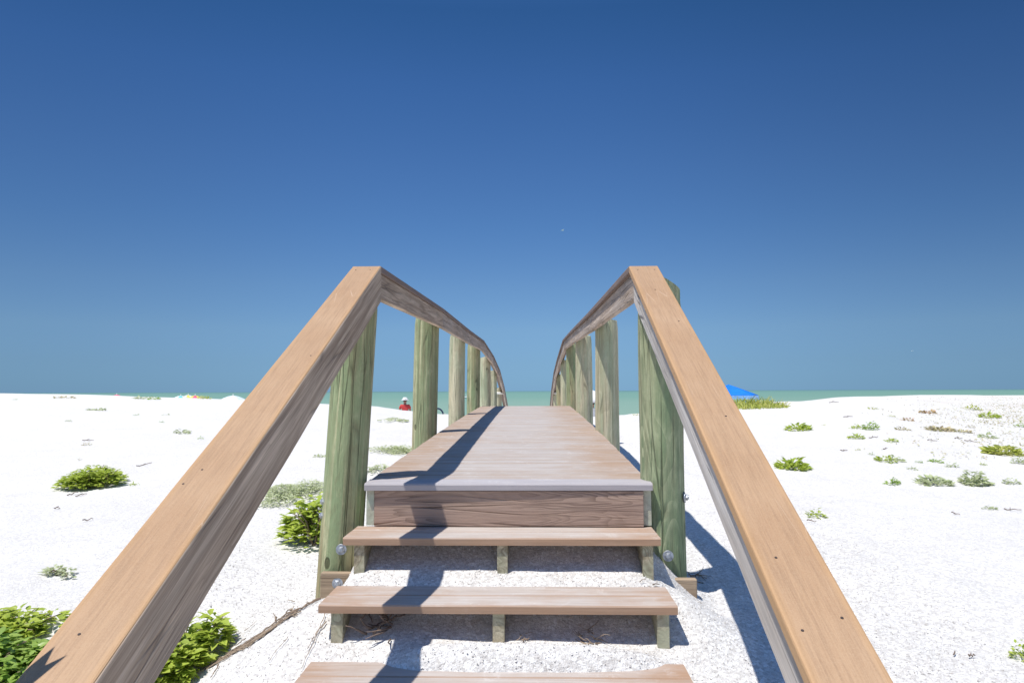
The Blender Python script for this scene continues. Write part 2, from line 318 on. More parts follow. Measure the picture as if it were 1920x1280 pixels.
def ground(x, y, detail=True):
    x = np.asarray(x, float); y = np.asarray(y, float)
    # the stair bank in the middle, gentler sand either side
    cen = np.clip(-0.838 + 0.51 * (y - 3.18), -1.62, -0.665)
    cen = np.where(y > 5, cen - np.clip((y - 5) * 0.06, 0, .12), cen)
    cen = cen + 0.105 * np.exp(-((x + .04) / .50) ** 6 - ((y - 2.79) / .085) ** 2) + 0.022 * np.exp(-((x + .15) / .33) ** 4 - ((y - 3.17) / .05) ** 2)
    L = np.interp(y, LY, LZ); R = np.interp(y, RY, RZ)
    side = L + (R - L) * sstep(-1.5, 1.5, x)
    q_ = sstep(3.10, 3.42, y)
    wl_ = np.where(x < -.13, sstep(-1.42, -.84, x) * (1 - q_) + sstep(-.93, -.77, x) * q_, sstep(1.0, .56, x) * (1 - q_) + sstep(.85, .40, x) * q_) * sstep(12, 6, y)
    near = side + (cen - side) * wl_
    t = np.clip(x / np.maximum(y, 1.0), -.9, .9)
    sl = np.interp(t, CT, CS); yc = np.interp(t, YT, YC); hc = sl * yc
    u = np.clip((y - 6) / (yc - 6), 0, 1); w = 1 - (1 - u) ** 2
    far = np.interp(np.minimum(y, 6), LY, LZ) * (1 - w) + hc * w
    d = np.clip(y - yc, 0, None); fall = 0.062 * (np.sqrt(d * d + 4) - 2)
    far = hc * w + (near * (1 - w)) - fall
    z = np.where(y < 6, near, far)
    z = np.maximum(z, -2.25 - np.clip(y - 58, 0, 40) * 0.055)
    if detail:
        on = 1 - 0.75 * wl_
        q = sstep(60, 20, y)
        z = z + (vnoise(x, y, 2.3, 1) * .055 * on * sstep(2.5, 6, y) + vnoise(x, y, .8, 2) * .03 * on + vnoise(x, y, .27, 3) * .020 * (1 - .35 * wl_) + vnoise(x, y, .1, 4) * .009 + vnoise(x, y, .055, 5) * .007) * q
    return z
def gz(x, y): return float(ground(np.array([x]), np.array([y]))[0])
def site(px, py):
    """the point of the sand seen at a place measured in the photograph"""
    d = fw + rt * (px - 960) / F - up * (py - 640) / F; d = d / d[1]
    ys = np.concatenate([np.arange(1.5, 12, .02), np.arange(12, 60, .1)])
    g = ground(d[0] * ys, ys); below = (d[2] * ys) < g
    i = int(np.argmax(below)) if below.any() else len(ys) - 1
    y = ys[i]; return (d[0] * y, y, g[i])
def axis_pts(a, b, s, lim0, lim1, k=1.07):
    c = list(np.arange(a, b, s)); st = s; v = c[-1]
    while v < lim1: st *= k; v += st; c.append(v)
    st = s; v = a; lo = []
    while v > lim0: st *= k; v -= st; lo.append(v)
    return np.array(lo[::-1] + c)
gx = axis_pts(-2.6, 2.6, .026, -230, 230); gy = axis_pts(1.5, 6.5, .026, -60, 110, 1.045)
GX, GY = np.meshgrid(gx, gy); GZ = ground(GX, GY)
nx, ny = len(gx), len(gy)
V = np.stack([GX.ravel(), GY.ravel(), GZ.ravel()], 1)
ii = (np.arange(ny - 1)[:, None] * nx + np.arange(nx - 1)[None, :]).ravel()
Fq = np.stack([ii, ii + 1, ii + nx + 1, ii + nx], 1)
me = bpy.data.meshes.new('sand'); me.vertices.add(len(V)); me.vertices.foreach_set('co', V.ravel().astype(np.float32))
me.loops.add(Fq.size); me.loops.foreach_set('vertex_index', Fq.ravel().astype(np.int32))
me.polygons.add(len(Fq)); me.polygons.foreach_set('loop_start', np.arange(0, Fq.size, 4, dtype=np.int32))
me.polygons.foreach_set('use_smooth', np.ones(len(Fq), bool)); me.update(calc_edges=True)
def sand_mat():
    t = NT('white_shell_sand', 0.9, 0.1); v = t.coord()
    n1 = t.noise(v, 1.3, 4, .6); n2 = t.noise(v, 40, 4, .7); n3 = t.noise(v, 210, 3, .7)
    col = t.mix(t.map(n1, .3, .7), (0.765, 0.745, 0.705), (0.835, 0.82, 0.785))
    col = t.mix(t.map(n3, .36, .62, .6, 0), col, (0.46, 0.43, 0.40))
    mt = t.noise(v, 9, 5, .7); col = t.mix(t.map(mt, .5, .72, 0, .28), col, (0.60, 0.575, 0.55))
    col = t.mix(t.map(n2, .60, .74, 0, .35), col, (0.55, 0.50, 0.44))
    s = t.voro(v, 55, 'F1'); sm = t.math('MULTIPLY', t.map(s, .10, .20, 1, 0), t.map(t.noise(v, 6, 3), .50, .60))
    col = t.mix(t.math('MULTIPLY', sm, .6), col, (0.22, 0.18, 0.15))
    s2 = t.voro(v, 130, 'F1'); 
    vc = t.sep(t.voro(v, 85, 'F1', 'Color'))[0]; xy = t.sep(v); nr = t.math('MULTIPLY', t.map(t.math('ABSOLUTE', xy[0]), 1.5, 2.6, 1, .6), t.map(xy[1], 4.6, 7, 1, .75)); col = t.mix(t.math('MULTIPLY', t.map(vc, .0, .5, .62, 0), nr), col, (0.46, 0.43, 0.40)); col = t.mix(t.math('MULTIPLY', t.map(vc, .7, 1.0, 0, .8), nr), col, (0.92, 0.91, 0.89))
    far = t.math('MULTIPLY', t.map(xy[0], 5.5, 11), t.map(xy[1], 11, 20)); pt = t.noise(t.vmul(v, (.8, .5, 1)), 1.3, 5, .7); p2 = t.noise(v, 14, 4, .7)
    col = t.mix(t.math('MULTIPLY', t.math('MULTIPLY', far, t.map(pt, .45, .62)), t.map(p2, .42, .62, 0, .75)), col, (0.60, 0.50, 0.38))
    h = t.math('ADD', t.math('MULTIPLY', n2, 1.0), t.math('MULTIPLY', n3, .55))
    nb = t.bump(h, .6, .012); nb = t.bump(s2, .5, .004, nb); nb = t.bump(mt, .3, .02, nb)
    return t.done(col, nb)
tag(link('sand', me, sand_mat()), kind='structure')

# sea: one sheet to the horizon, greener over the shallows
def sea_mat():
    t = NT('green_sea', 0.35, 0.25); v = t.coord(); y = t.sep(v)[1]
    sh = t.noise(t.vmul(v, (.004, .03, 1)), 1.0, 4, .6)
    yy = t.math('ADD', y, t.math('MULTIPLY', sh, 150))
    c = t.mix(t.map(yy, 130, 420), (0.245, 0.36, 0.265), (0.17, 0.31, 0.23))
    c = t.mix(t.map(yy, 500, 2200), c, (0.13, 0.26, 0.215))
    c = t.mix(t.map(yy, 2200, 9000), c, (0.09, 0.19, 0.19))
    w1 = t.noise(t.vmul(v, (.25, 1.1, 1)), 1.0, 4, .6); w2 = t.noise(t.vmul(v, (1.2, 3.5, 1)), 1.0, 3, .6)
    c = t.mix(t.map(w1, .4, .75, 0, .25), c, (0.24, 0.35, 0.29))
    t.b.inputs['Roughness'].default_value = .5
    return t.done(c, t.bump(t.math('ADD', w1, t.math('MULTIPLY', w2, .3)), .5, .3))
sv = []; R_ = 22000
tag(link('sea', mk('sea', [(-R_, -300, 0), (R_, -300, 0), (R_, R_, 0), (-R_, R_, 0)], [(0, 1, 2, 3)]), sea_mat(), None, Matrix.Translation((0, 0, -2.85))), kind='structure')

# ------------------------------------------------------------------ the boardwalk
XL, XR = -0.79, 0.544
BW = empty('boardwalk', (-.125, 3.5, -1.0), 'wooden boardwalk with steps up from the sand, round green poles and tan handrails', 'boardwalk')
def deckz(y):
    if y < 11.3: d = y - 3.5; return -.43 + .036 * d - .00128 * d * d
    d = y - 11.3; return -.227 - .02 * d - .0085 * d * d
# planks
def add_box(V, Fc, x0, x1, y0, y1, zt0, zt1, th, r=.004, q=(0, 0)):
    """plank across the walk, top sloping from zt0 to zt1, eased long edges"""
    b = len(V); prof = [(y0, zt0 - th), (y0, zt0 - r), (y0 + r, zt0), (y1 - r, zt1), (y1, zt1 - r), (y1, zt1 - th)]
    nseg = 6
    for k in range(nseg + 1):
        x = x0 + (x1 - x0) * k / nseg; s = q[0] * math.sin(k / nseg * math.pi) 
        for (y, z) in prof: V.append((x, y, z + s))
    for k in range(nseg):
        for j in range(6):
            a = b + k * 6 + j; c = b + k * 6 + (j + 1) % 6; Fc.append((a, a + 6, c + 6, c))
    Fc.append(tuple(b + j for j in range(6))); Fc.append(tuple(b + nseg * 6 + j for j in range(5, -1, -1)))
V, Fc = [], []; y = 3.650
while y < 22.3:
    w = .1375; dx = rnd.uniform(-.003, .003); dz = rnd.uniform(-.0012, .0012)
    add_box(V, Fc, XL + dx, XR + dx, y, y + w, deckz(y) + dz, deckz(y + w) + dz, .032, q=(rnd.uniform(-.001, .001), 0)); y += w + .0085
deck = link('deck', mk('deck', V, Fc), M['deck'], BW)
V, Fc = [], []; add_box(V, Fc, XL - .004, XR + .004, 3.506, 3.6455, -.4285, -.4235, .033, .008)
link('nosing', mk('nosing', V, Fc), M['nose'], BW)['label'] = 'grey front board of the deck with a rounded edge'
# joists under the planks, following the arch
def joist(x, w=.036, hgt=.16, y0=3.530):
    ys = np.arange(y0, 22.2, .37); V, Fc = [], []
    for yy in ys:
        zt = deckz(yy) - .036
        for (dx, dz) in ((-w / 2, -hgt), (w / 2, -hgt), (w / 2, 0), (-w / 2, 0)): V.append((x + dx, yy, zt + dz))
    for k in range(len(ys) - 1):
        for j in range(4):
            a = 4 * k + j; b = 4 * k + (j + 1) % 4; Fc.append((a, b, b + 4, a + 4))
    Fc.append((3, 2, 1, 0)); n = 4 * (len(ys) - 1); Fc.append((n, n + 1, n + 2, n + 3))
    link('joist', mk('joist', V, Fc), M['joist'], BW)
for x in (XL + .020, XR - .018): joist(x)
joist(-.125, y0=3.60)
bar('riser_board', (XL + .040, 3.538, -.5465), (XR - .038, 3.524, -.5465), .026, .163, M['fascia'], BW, .002)
# steps
NT_ = 6; RUN, RISE = .3615, .1835
for k in range(NT_):
    yf = 3.267 - RUN * k; zt = -.632 - RISE * k; V, Fc = [], []
    dz = rnd.uniform(-.0015, .0015)
    add_box(V, Fc, -.831, .542, yf, yf + .1372, zt, zt + dz, .032, .005)
    add_box(V, Fc, -.8305, .5425, yf + .1422, yf + .279, zt + dz * .5, zt + .001, .032, .004)
    o = link('tread', mk('tread', V, Fc), M['tread'], BW)
def stringer(x, w=.045, dx=0):
    P = []   # sawtooth outline, top run first
    P.append((3.545, -.667)); 
    for k in range(NT_):
        yr = 3.279 - RUN * k; zt = -.632 - RISE * k - .0335; zn = -.632 - RISE * (k + 1) - .0335
        P.append((yr, zt)); P.append((yr, zn))
    P.append((3.279 - RUN * NT_ + .0, P[-1][1])); P = P[:-1]
    low = [(P[-1][0] , P[-1][1] - .12), (3.0, -1.14), (3.545, -.90)]
    P += low; V = []; n = len(P)
    for sx in (-w / 2, w / 2):
        for (yy, zz) in P: V.append((x + sx, yy, zz))
    Fc = [tuple(range(n)), tuple(range(2 * n - 1, n - 1, -1))]
    for j in range(n): Fc.append((j, j + n, (j + 1) % n + n, (j + 1) % n))
    link('stringer', mk('stringer', V, Fc), M['stringer'], BW)
for x in (-.7620, -.139, .488): stringer(x)
bar('cross_beam', (-.985, 3.488, -.90), (.735, 3.488, -.925), .04, .14, M['crossbeam'], BW, .004, wob=.002)
# round poles
def pole_mesh(r, h0, h1, slant, seed, taper=0.0, sx=1, clip=9.0):
    """upright pole from z=h0 to h1, sawn top falling outward by slant; round trunk with flats and swelling"""
    n, m = 40, 34; V, Fc = [], []
    for i in range(m + 1):
        u = i / m
        for j in range(n):
            a = 2 * math.pi * j / n; ca, sa = math.cos(a), math.sin(a)
            top = min(clip, h1 - slant * (ca * sx + 1) * r)
            z = h0 + (top - h0) * u
            q = mnoise.noise(Vector((ca * .9 + seed, sa * .9, z * 1.1))) * .007 + mnoise.noise(Vector((ca * 3.2 + seed, sa * 3.2, z * .5))) * .004 + mnoise.noise(Vector((ca * 9 + seed, sa * 9, z * 1.2))) * .0016
            rr = r * (1 + taper * (1 - u)) + q - (0.006 if i == m else 0)
            V.append((rr * ca, rr * sa, z))
    for i in range(m):
        for j in range(n):
            a = i * n + j; b = i * n + (j + 1) % n; Fc.append((a, b, b + n, a + n))
    Fc.append(tuple(range(n - 1, -1, -1)))
    e0 = m * n; b0 = len(V); V += [V[e0 + j] for j in range(n)]; top0 = b0
    b = len(V)
    for j in range(n):
        a = 2 * math.pi * j / n; V.append((rr * math.cos(a), rr * math.sin(a), min(clip + .002, h1 - slant * (math.cos(a) * sx * .5 + 1) * r + .003)))
    for j in range(n): Fc.append((top0 + j, top0 + (j + 1) % n, b + (j + 1) % n, b + j))
    Fc.append(tuple(b + j for j in range(n)))
    me_ = mk('post', V, Fc, True); k = m * n + 1
    for i_ in range(k, len(me_.polygons)): me_.polygons[i_].use_smooth = False
    return me_
# rail heights (top of the cap) along the walk
HL_Y = [3.62, 6.22, 8.84, 11.3, 14.1, 16.7, 19.3, 21.95]; HL_Z = [.615, .690, .722, .768, .665, .475, .10, -.45]
HR_Y = [3.62, 6.40, 9.3, 11.9, 14.6, 17.4, 20.0, 22.2]; HR_Z = [.605, .668, .752, .815, .66, .44, .02, -.52]
PL, PR = -.915, .628
def post_at(x, yc, top, mat, seed, sx, r=.100, slant=.55, label=None, lean=0.0, clip=9.0):
    g = gz(x, yc); me_ = pole_mesh(r, g - top - .5, 0, slant, seed, .05, sx, clip)
    o = link('post', me_, mat, BW, Matrix.Translation((x + lean * (top + .45), yc, top)) @ Matrix.Rotation(lean, 4, 'Y'))
    if label: o['label'] = label
    return o
matsL = ['post', 'post', 'post_pale', 'post', 'post_pale', 'post_pale', 'post_pale', 'post_pale']
PLo, PRo = [], []
for k, (yy, zz) in enumerate(zip(HL_Y, HL_Z)):
    PLo.append(post_at(PL + (0.0), yy + (0.02), zz - (.15 if k == 0 else .035 if k < 4 else -.03), M[matsL[k]], 3.1 * k + 1, -1, .100 if k == 0 else .096 + .004 * math.sin(k * 2.1), slant=.2 if k < 4 else .5, lean=[.055, .022, .01, .01, 0, 0, 0, 0][k]))
matsR = ['post_knotty', 'post_pale', 'post_pale', 'post', 'post_pale', 'post', 'post_pale', 'post_pale']
for k, (yy, zz) in enumerate(zip(HR_Y, HR_Z)):
    PRo.append(post_at(PR - (.012 if k == 0 else 0), yy + .02, zz + (.045 if k == 0 else -.045), M[matsR[k]], 5.3 * k + 40, 1, slant=1.1 if k == 0 else .2, clip=-.115 if k == 0 else 9.0, r=.102 if k == 0 else .1 - .003 * math.sin(k * 1.7)))
# far end lashings
def ring(name, c, r, tube, mat, parent, tilt=0.0):
    V, Fc = [], []; n, m = 28, 8
    for i in range(n):
        a = 2 * math.pi * i / n
        for j in range(m):
            b = 2 * math.pi * j / m; rr = r + tube * math.cos(b)
            V.append((c[0] + rr * math.cos(a), c[1] + rr * math.sin(a), c[2] + tube * 1.4 * math.sin(b) + tilt * math.cos(a) * r))
    for i in range(n):
        for j in range(m):
            Fc.append((i * m + j, ((i + 1) % n) * m + j, ((i + 1) % n) * m + (j + 1) % m, i * m + (j + 1) % m))
    return link(name, mk(name, V, Fc, True), mat, parent)
ring('rope_band', (PL, HL_Y[6] + .02, -.055), .108, .022, M['rope'], PLo[6])
ring('rope_band', (PR, HR_Y[6] + .02, -.06), .108, .022, M['rope'], PRo[6])
# handrail: cap boards on edge timbers
CT_, BH, BT = .033, .125, .038
def rail(side, ys, zs, xcap, xbeam, matb):
    for k in range(len(ys) - 1):
        g = .0018
        a = Vector((xcap, ys[k] + g, zs[k])); b = Vector((xcap, ys[k + 1] - g, zs[k + 1]))
        sl = (b.z - a.z) / (b.y - a.y); cs = 1 / math.hypot(1, sl)
        off = CT_ / 2 / cs
        bar('cap_rail', a - Vector((0, 0, off)), b - Vector((0, 0, off)), .140, CT_, M['cap_aged'], BW, .005, True, k + 3, label='greyish upper handrail cap' )
        off = (CT_ + BH / 2) / cs + .0006
        A = Vector((xbeam, a.y, a.z - off)); B = Vector((xbeam, b.y, b.z - off))
        bar('rail_beam', A, B, BT, BH, M[matb[min(k, len(matb) - 1)]], BW, .004, True, k + 9, wob=.0016)
rail(-1, HL_Y, HL_Z, -.816, -.776, ['beam_grey', 'beam', 'beam'])
rail(1, HR_Y, HR_Z, .537, .508, ['beam', 'beam', 'beam'])
SL = .479; YE = .72
for (x0, x1, b0, b1, z0) in ((-.816, -.832, -.7625, -.7785, .615), (.537, .541, .508, .512, .605)):
    sx = -1 if x0 < 0 else 1
    a = Vector((x1, YE, z0 - SL * (3.62 - YE))); b = Vector((x0, 3.6182, z0)); cs = 1 / math.hypot(1, SL)
    cap = bar('cap_rail', a - Vector((0, 0, CT_ / 2 / cs)), b - Vector((0, 0, CT_ / 2 / cs)), .140, CT_, M['cap'], BW, .005, True, 77 + sx)
    hb = BH if sx > 0 else BH + CT_ - .002; off = ((CT_ + BH / 2) / cs + .0046) if sx > 0 else (hb / 2 + .003) / cs
    bar('rail_beam', Vector((b1, YE + .03, a.z - off + SL * .03)), Vector((b0, 3.6182, b.z - off)), BT, hb, M['beam_sunlit' if sx > 0 else 'beam_grey'], BW, .004, True, 91 + sx, wob=.0018)
    # screw heads in the cap
    mesh = None
    spots = ((3.56, .045), (3.56, -.035), (3.28, .0), (2.92, .03), (2.2, .02), (1.62, -.03), (1.46, .04), (1.43, -.045)) if sx > 0 else ((3.56, .03), (3.56, -.04), (1.86, -.05), (1.92, -.03), (1.40, -.02), (2.6, .04))
    for (yy, dy) in spots:
        V, Fc = [], []
        for j in range(10): V.append((.003 * math.cos(j * .6283), .003 * math.sin(j * .6283), .0009))
        for j in range(10): V.append((.0033 * math.cos(j * .6283), .0033 * math.sin(j * .6283), -.002))
        Fc.append(tuple(range(10)))
        for j in range(10): Fc.append((j, j + 10, (j + 1) % 10 + 10, (j + 1) % 10))
        if mesh is None: mesh = mk('screw', V, Fc)
        u = (yy - YE) / (3.62 - YE); p = a.lerp(b, u) + Vector((dy, 0, 0))
        m = frame(p, p + Vector((0, 1, SL))); m.translation = p
        link('screw', mesh, M['screw'], cap, m)
# lower end posts carry the stair rails (beside the left one an unseen forked slat, added to cast a shadow on the cap)
for (x, sx, sd) in ((PL - .06, -1, 66), (PR + .03, 1, 71)):
    post_at(x, .86, .615 - SL * (3.62 - .86) - .06, M['post'], sd, sx, .1)
def shadow_stake():
    w, d = .038, .016; P = [(-w / 2, -1.7), (w / 2, -1.7), (w / 2, -.015), (w * .1, -.085), (-w / 2, 0)]
    V = []; n = len(P)
    for s in (-d / 2, d / 2):
        for (x, z) in P: V.append((x, s, z))
    Fc = [tuple(range(n)), tuple(range(2 * n - 1, n - 1, -1))] + [(j, j + n, (j + 1) % n + n, (j + 1) % n) for j in range(n)]
    ez = Vector((-.1, .2, 1)).normalized(); ey = ez.cross(Vector((.9, -.45, 0))).normalized(); ex = ey.cross(ez)
    m = Matrix((ex, ey, ez)).transposed().to_4x4(); m.translation = (-.988, 1.262, -.07)
    link('shadow_stake', mk('shadow_stake', V, Fc), M['stringer'], BW, m)
shadow_stake()
# bolts: washer, hex head
def bolt(p, d, parent, s=1.0):
    V, Fc = [], []
    def disc(r, n, x0, x1, ch=.0):
        b = len(V)
        for x, rr in ((x0, r), (x1 - ch, r), (x1, r - ch)):
            for j in range(n): V.append((x, rr * math.cos(2 * math.pi * j / n), rr * math.sin(2 * math.pi * j / n)))
        for q in range(2):
            for j in range(n): Fc.append((b + q * n + j, b + q * n + (j + 1) % n, b + (q + 1) * n + (j + 1) % n, b + (q + 1) * n + j))
        Fc.append(tuple(b + 2 * n + j for j in range(n)))
    disc(.025 * s, 24, -.004, .004, .0012); disc(.0155 * s, 6, .003, .017, .003); disc(.009 * s, 14, .016, .021, .001)
    m = frame(p, Vector(p) + Vector(d), (0.05, 0.02, 1))
    return link('bolt', mk('bolt', V, Fc), M['galv'], parent, m)
bolt((-.905, 3.532, -.737), (.12, -1, .12), PLo[0]); bolt((-.905, 3.470, -.876), (0, -1, .1), PLo[0])
bolt((.617, 3.527, -.762), (-.15, -1, .12), PRo[0]); bolt((.712, 3.60, -.505), (1, -.2, .05), PRo[0])
bolt((-1.006, 3.60, -.525), (-1, -.3, .0), PLo[0]); bolt((-1.010, 3.60, -.59), (-1, -.3, 0), PLo[0])

# ------------------------------------------------------------------ plants
def leaf_pts(L, w, fold=.25, curl=.25):
    """ovate leaf, tip along +x, folded at the midrib"""
    return [(0, 0, 0), (.30 * L, w * .42, fold * w * .5), (.62 * L, w * .40, fold * w * .4 - curl * L * .1), (L, 0, -curl * L * .35), (.62 * L, -w * .40, fold * w * .4 - curl * L * .1), (.30 * L, -w * .42, fold * w * .5), (.32 * L, 0, 0), (.64 * L, 0, -curl * L * .14)]
LF = [(0, 1, 6), (1, 2, 7, 6), (2, 3, 7), (3, 4, 7), (4, 5, 6, 7), (5, 0, 6)]
def add_leaf(V, Fc, p, az, pitch, roll, L, w, curl=.25):
    ca, sa = math.cos(az), math.sin(az); cp, sp = math.cos(pitch), math.sin(pitch); cr, sr = math.cos(roll), math.sin(roll)
    b = len(V)
    for (x, y, z) in leaf_pts(L, w, .3, curl):
        y, z = y * cr - z * sr, y * sr + z * cr
        x, z = x * cp - z * sp, x * sp + z * cp
        V.append((p[0] + x * ca - y * sa, p[1] + x * sa + y * ca, p[2] + z))
    for f in LF: Fc.append(tuple(b + i for i in f))
def tube(V, Fc, pts, r0, r1, n=5):
    b = len(V); m = len(pts)
    for k, p in enumerate(pts):
        p = Vector(p); d = (Vector(pts[min(k + 1, m - 1)]) - Vector(pts[max(k - 1, 0)])).normalized()
        a = d.cross(Vector((.13, .2, 1))).normalized(); c = d.cross(a); r = r0 + (r1 - r0) * k / (m - 1)
        for j in range(n):
            t = 2 * math.pi * j / n; V.append(tuple(p + a * (r * math.cos(t)) + c * (r * math.sin(t))))
    for k in range(m - 1):
        for j in range(n):
            Fc.append((b + k * n + j, b + k * n + (j + 1) % n, b + (k + 1) * n + (j + 1) % n, b + (k + 1) * n + j))
    Fc.append(tuple(b + j for j in range(n - 1, -1, -1))); Fc.append(tuple(b + (m - 1) * n + j for j in range(n)))
def bush(name, cx, cy, rx, ry, h, n, ls, mat, label, cat='plant', group=None, lobes=7, flat=.0, stem=True, wr=.6, seed=0):
    """leafy mound of several shoots; each leaf is a small folded blade; stems below"""
    R = random.Random(seed + int(cx * 97) + int(cy * 31)); z0 = gz(cx, cy); V, Fc = [], []; S, SF = [], []
    lob = []
    for k in range(lobes):
        a = R.uniform(0, 6.283); q = math.sqrt(R.random()) * .72
        lob.append((q * math.cos(a), q * math.sin(a), R.uniform(.3, .55), R.uniform(.55, 1.0)))
    for i in range(n):
        lx, ly, lr, lh = lob[R.randrange(lobes)]
        a = R.uniform(0, 6.283); e = math.asin(R.uniform(0.0, 1.0)); q = R.uniform(.55, 1.0) * lr
        ux = lx + q * math.cos(e) * math.cos(a); uy = ly + q * math.cos(e) * math.sin(a); uz = lh * R.uniform(.55, 1) * (math.sin(e) * .8 + .12) * (1 - .35 * min(1, ux * ux + uy * uy))
        x = cx + ux * rx; y = cy + uy * ry; z = gz(x, y) + uz * h + .004
        L = ls * R.uniform(.55, 1.25)
        add_leaf(V, Fc, (x, y, z), a + R.uniform(-.7, .7), R.uniform(-.15, .55) * (1 - flat) , R.uniform(-.45, .45), L, L * wr * R.uniform(.8, 1.15))
    root = empty(name, (cx, cy, z0), label, cat, group)
    link('foliage', mk('foliage', V, Fc, True), mat, root)
    if stem:
        for (lx, ly, lr, lh) in lob:
            for q in range(3):
                ex = cx + (lx + R.uniform(-lr, lr) * .7) * rx; ey = cy + (ly + R.uniform(-lr, lr) * .7) * ry; ez = gz(ex, ey) + h * lh * .65
                bx = cx + lx * rx * .5; by = cy + ly * ry * .5
                tube(S, SF, [(bx, by, gz(bx, by) - .02), ((bx + ex) / 2, (by + ey) / 2, (gz(bx, by) + ez) / 2 + h * .1), (ex, ey, ez)], ls * .06 + .0012, ls * .03 + .0006, 4)
        link('stem', mk('stem', S, SF, True), M['twig'], root)
    return root
def simple(name, build, mat, x, y, label, cat, group):
    V, Fc = [], []; build(V, Fc)
    o = link(name, mk(name, [(v[0] - x, v[1] - y, v[2] - gz(x, y)) for v in V], Fc, False), mat, None, Matrix.Translation((x, y, gz(x, y))))
    return tag(o, label, cat, group)
def tuft(x, y, w, h, n, mat, label, cat='plant', group=None, blade=False, seed=0, ls=None, name=None):
    """small sand plant of spreading leaves (or upright blades)"""
    R = random.Random(seed + int(x * 131) + int(y * 17))
    def build(V, Fc):
        for i in range(n):
            a = R.uniform(0, 6.283); q = math.sqrt(R.random()); px = x + q * math.cos(a) * w / 2; py = y + q * math.sin(a) * w / 2
            L = (ls if ls else max(.02, w * .16)) * R.uniform(.6, 1.3)
            if blade: add_leaf(V, Fc, (px, py, gz(px, py) - .005), a, R.uniform(.7, 1.5), R.uniform(-1, 1), h * R.uniform(.5, 1.15), .014 + h * .035, .8)
            elif i % 9 == 0 or i < 5:
                mx, my = (x + px) / 2 + R.gauss(0, w * .04), (y + py) / 2 + R.gauss(0, w * .04); rr_ = .0012 + w * .003
                tube(V, Fc, [(x, y, gz(x, y) + .004 + h * .1), (mx, my, gz(mx, my) + .004 + h * .2), (px, py, gz(px, py) + .006 + h * .1)], rr_, rr_ * .6, 4)
            else: add_leaf(V, Fc, (px, py, gz(px, py) + h * (1 - q * q) * R.uniform(.1, 1.0)), a + R.uniform(-1, 1), R.uniform(-.2, .8), R.uniform(-.6, .6), L, L * .55)
    return simple(name or ('grass_tuft' if blade else 'sand_plant'), build, M[mat], x, y, label, cat, group)

# big leafy bushes near the steps
def place(px, py): x, y, z = site(px, py); return x, y
x, y = place(178, 912); bush('leafy_bush', x, y, .27, .27, .25, 1500, .055, M['leaf'], 'low round bright green bush alone on the sand, leftmost behind the left handrail', group='bright green bushes', lobes=11, seed=1)
x, y = place(585, 1028); bush('leafy_bush', x, y + .10, .30, .22, .36, 1300, .062, M['leaf'], 'tall lime green bush right behind the left front pole', group='bright green bushes', lobes=9, seed=2)
x, y = place(350, 1270); bush('leafy_bush', x - .06, y + .10, .19, .22, .19, 1150, .052, M['leaf'], 'glossy green bush under the left handrail beside the dry vines', group='bright green bushes', lobes=10, seed=3)
x, y = place(30, 1279); bush('leafy_bush', x - .12, y + .0, .42, .20, .17, 1900, .052, M['leaf_deep'], 'wide green bush in the bottom left corner left of the handrail', group='bright green bushes', lobes=16, seed=4)
x, y = place(35, 1190); bush('leafy_bush', x - .05, y + .03, .26, .13, .09, 600, .048, M['leaf'], 'low sprawling green bush just above the bottom left corner bush', group='bright green bushes', lobes=9, seed=5)
# grey-green mats
x, y = place(556, 930); bush('creeping_plant', x, y, .33, .50, .09, 3200, .024, M['leaf_grey'], 'grey green creeping mat behind the lime green bush, left of the front pole', 'ground plant', 'grey green creeping mats', lobes=14, flat=.3, stem=False, seed=6)
x, y = place(742, 846); bush('creeping_plant', x, y, .36, .42, .08, 1100, .034, M['leaf_grey'], 'grey green creeping mat between the first and second left poles', 'ground plant', 'grey green creeping mats', lobes=12, flat=.3, stem=False, seed=7)
x, y = place(705, 884); bush('creeping_plant', x, y, .14, .22, .07, 260, .028, M['leaf_grey'], 'small grey green mat beside the deck corner right of the left front pole', 'ground plant', 'grey green creeping mats', lobes=6, flat=.3, stem=False, seed=8)
x, y = place(740, 790); bush('creeping_plant', x, y, .24, .5, .06, 260, .05, M['leaf_grey'], 'faint pale mat in the distance just below the person in red', 'ground plant', 'grey green creeping mats', lobes=7, flat=.3, stem=False, seed=9)
x, y = place(118, 1078); bush('creeping_plant', x, y, .11, .12, .05, 160, .026, M['leaf_grey'], 'thin grey sprig on bare sand left of the left handrail', 'ground plant', 'grey green creeping mats', lobes=6, flat=.1, seed=10)
x, y = place(1408, 764); bush('dune_grass', x, y, .62, .75, .40, 10, .1, M['leaf_yellow'], 'yellow green dune grass clump in front of the blue canopy', 'grass clump', None, lobes=3, stem=False, seed=11)
dg = bpy.data.objects['dune_grass']; bpy.data.objects.remove(dg.children[0]); V, Fc = [], []
for i in range(850):
    a = rnd.uniform(0, 6.283); q = math.sqrt(rnd.random()); px_ = x + q * math.cos(a) * .85; py_ = y + q * math.sin(a) * .9
    add_leaf(V, Fc, (px_, py_, gz(px_, py_) - .01), rnd.uniform(0, 6.28), rnd.uniform(.5, 1.5), rnd.uniform(-1, 1), rnd.uniform(.12, .36) * (1.15 - .6 * q * q), .028, .8)
link('blades', mk('blades', V, Fc), M['leaf_yellow'], dg)

GR = 'small plants dotted over the right hand sand'; GL = 'small plants dotted over the left hand sand'; GT = 'plants on the crest of the sand'
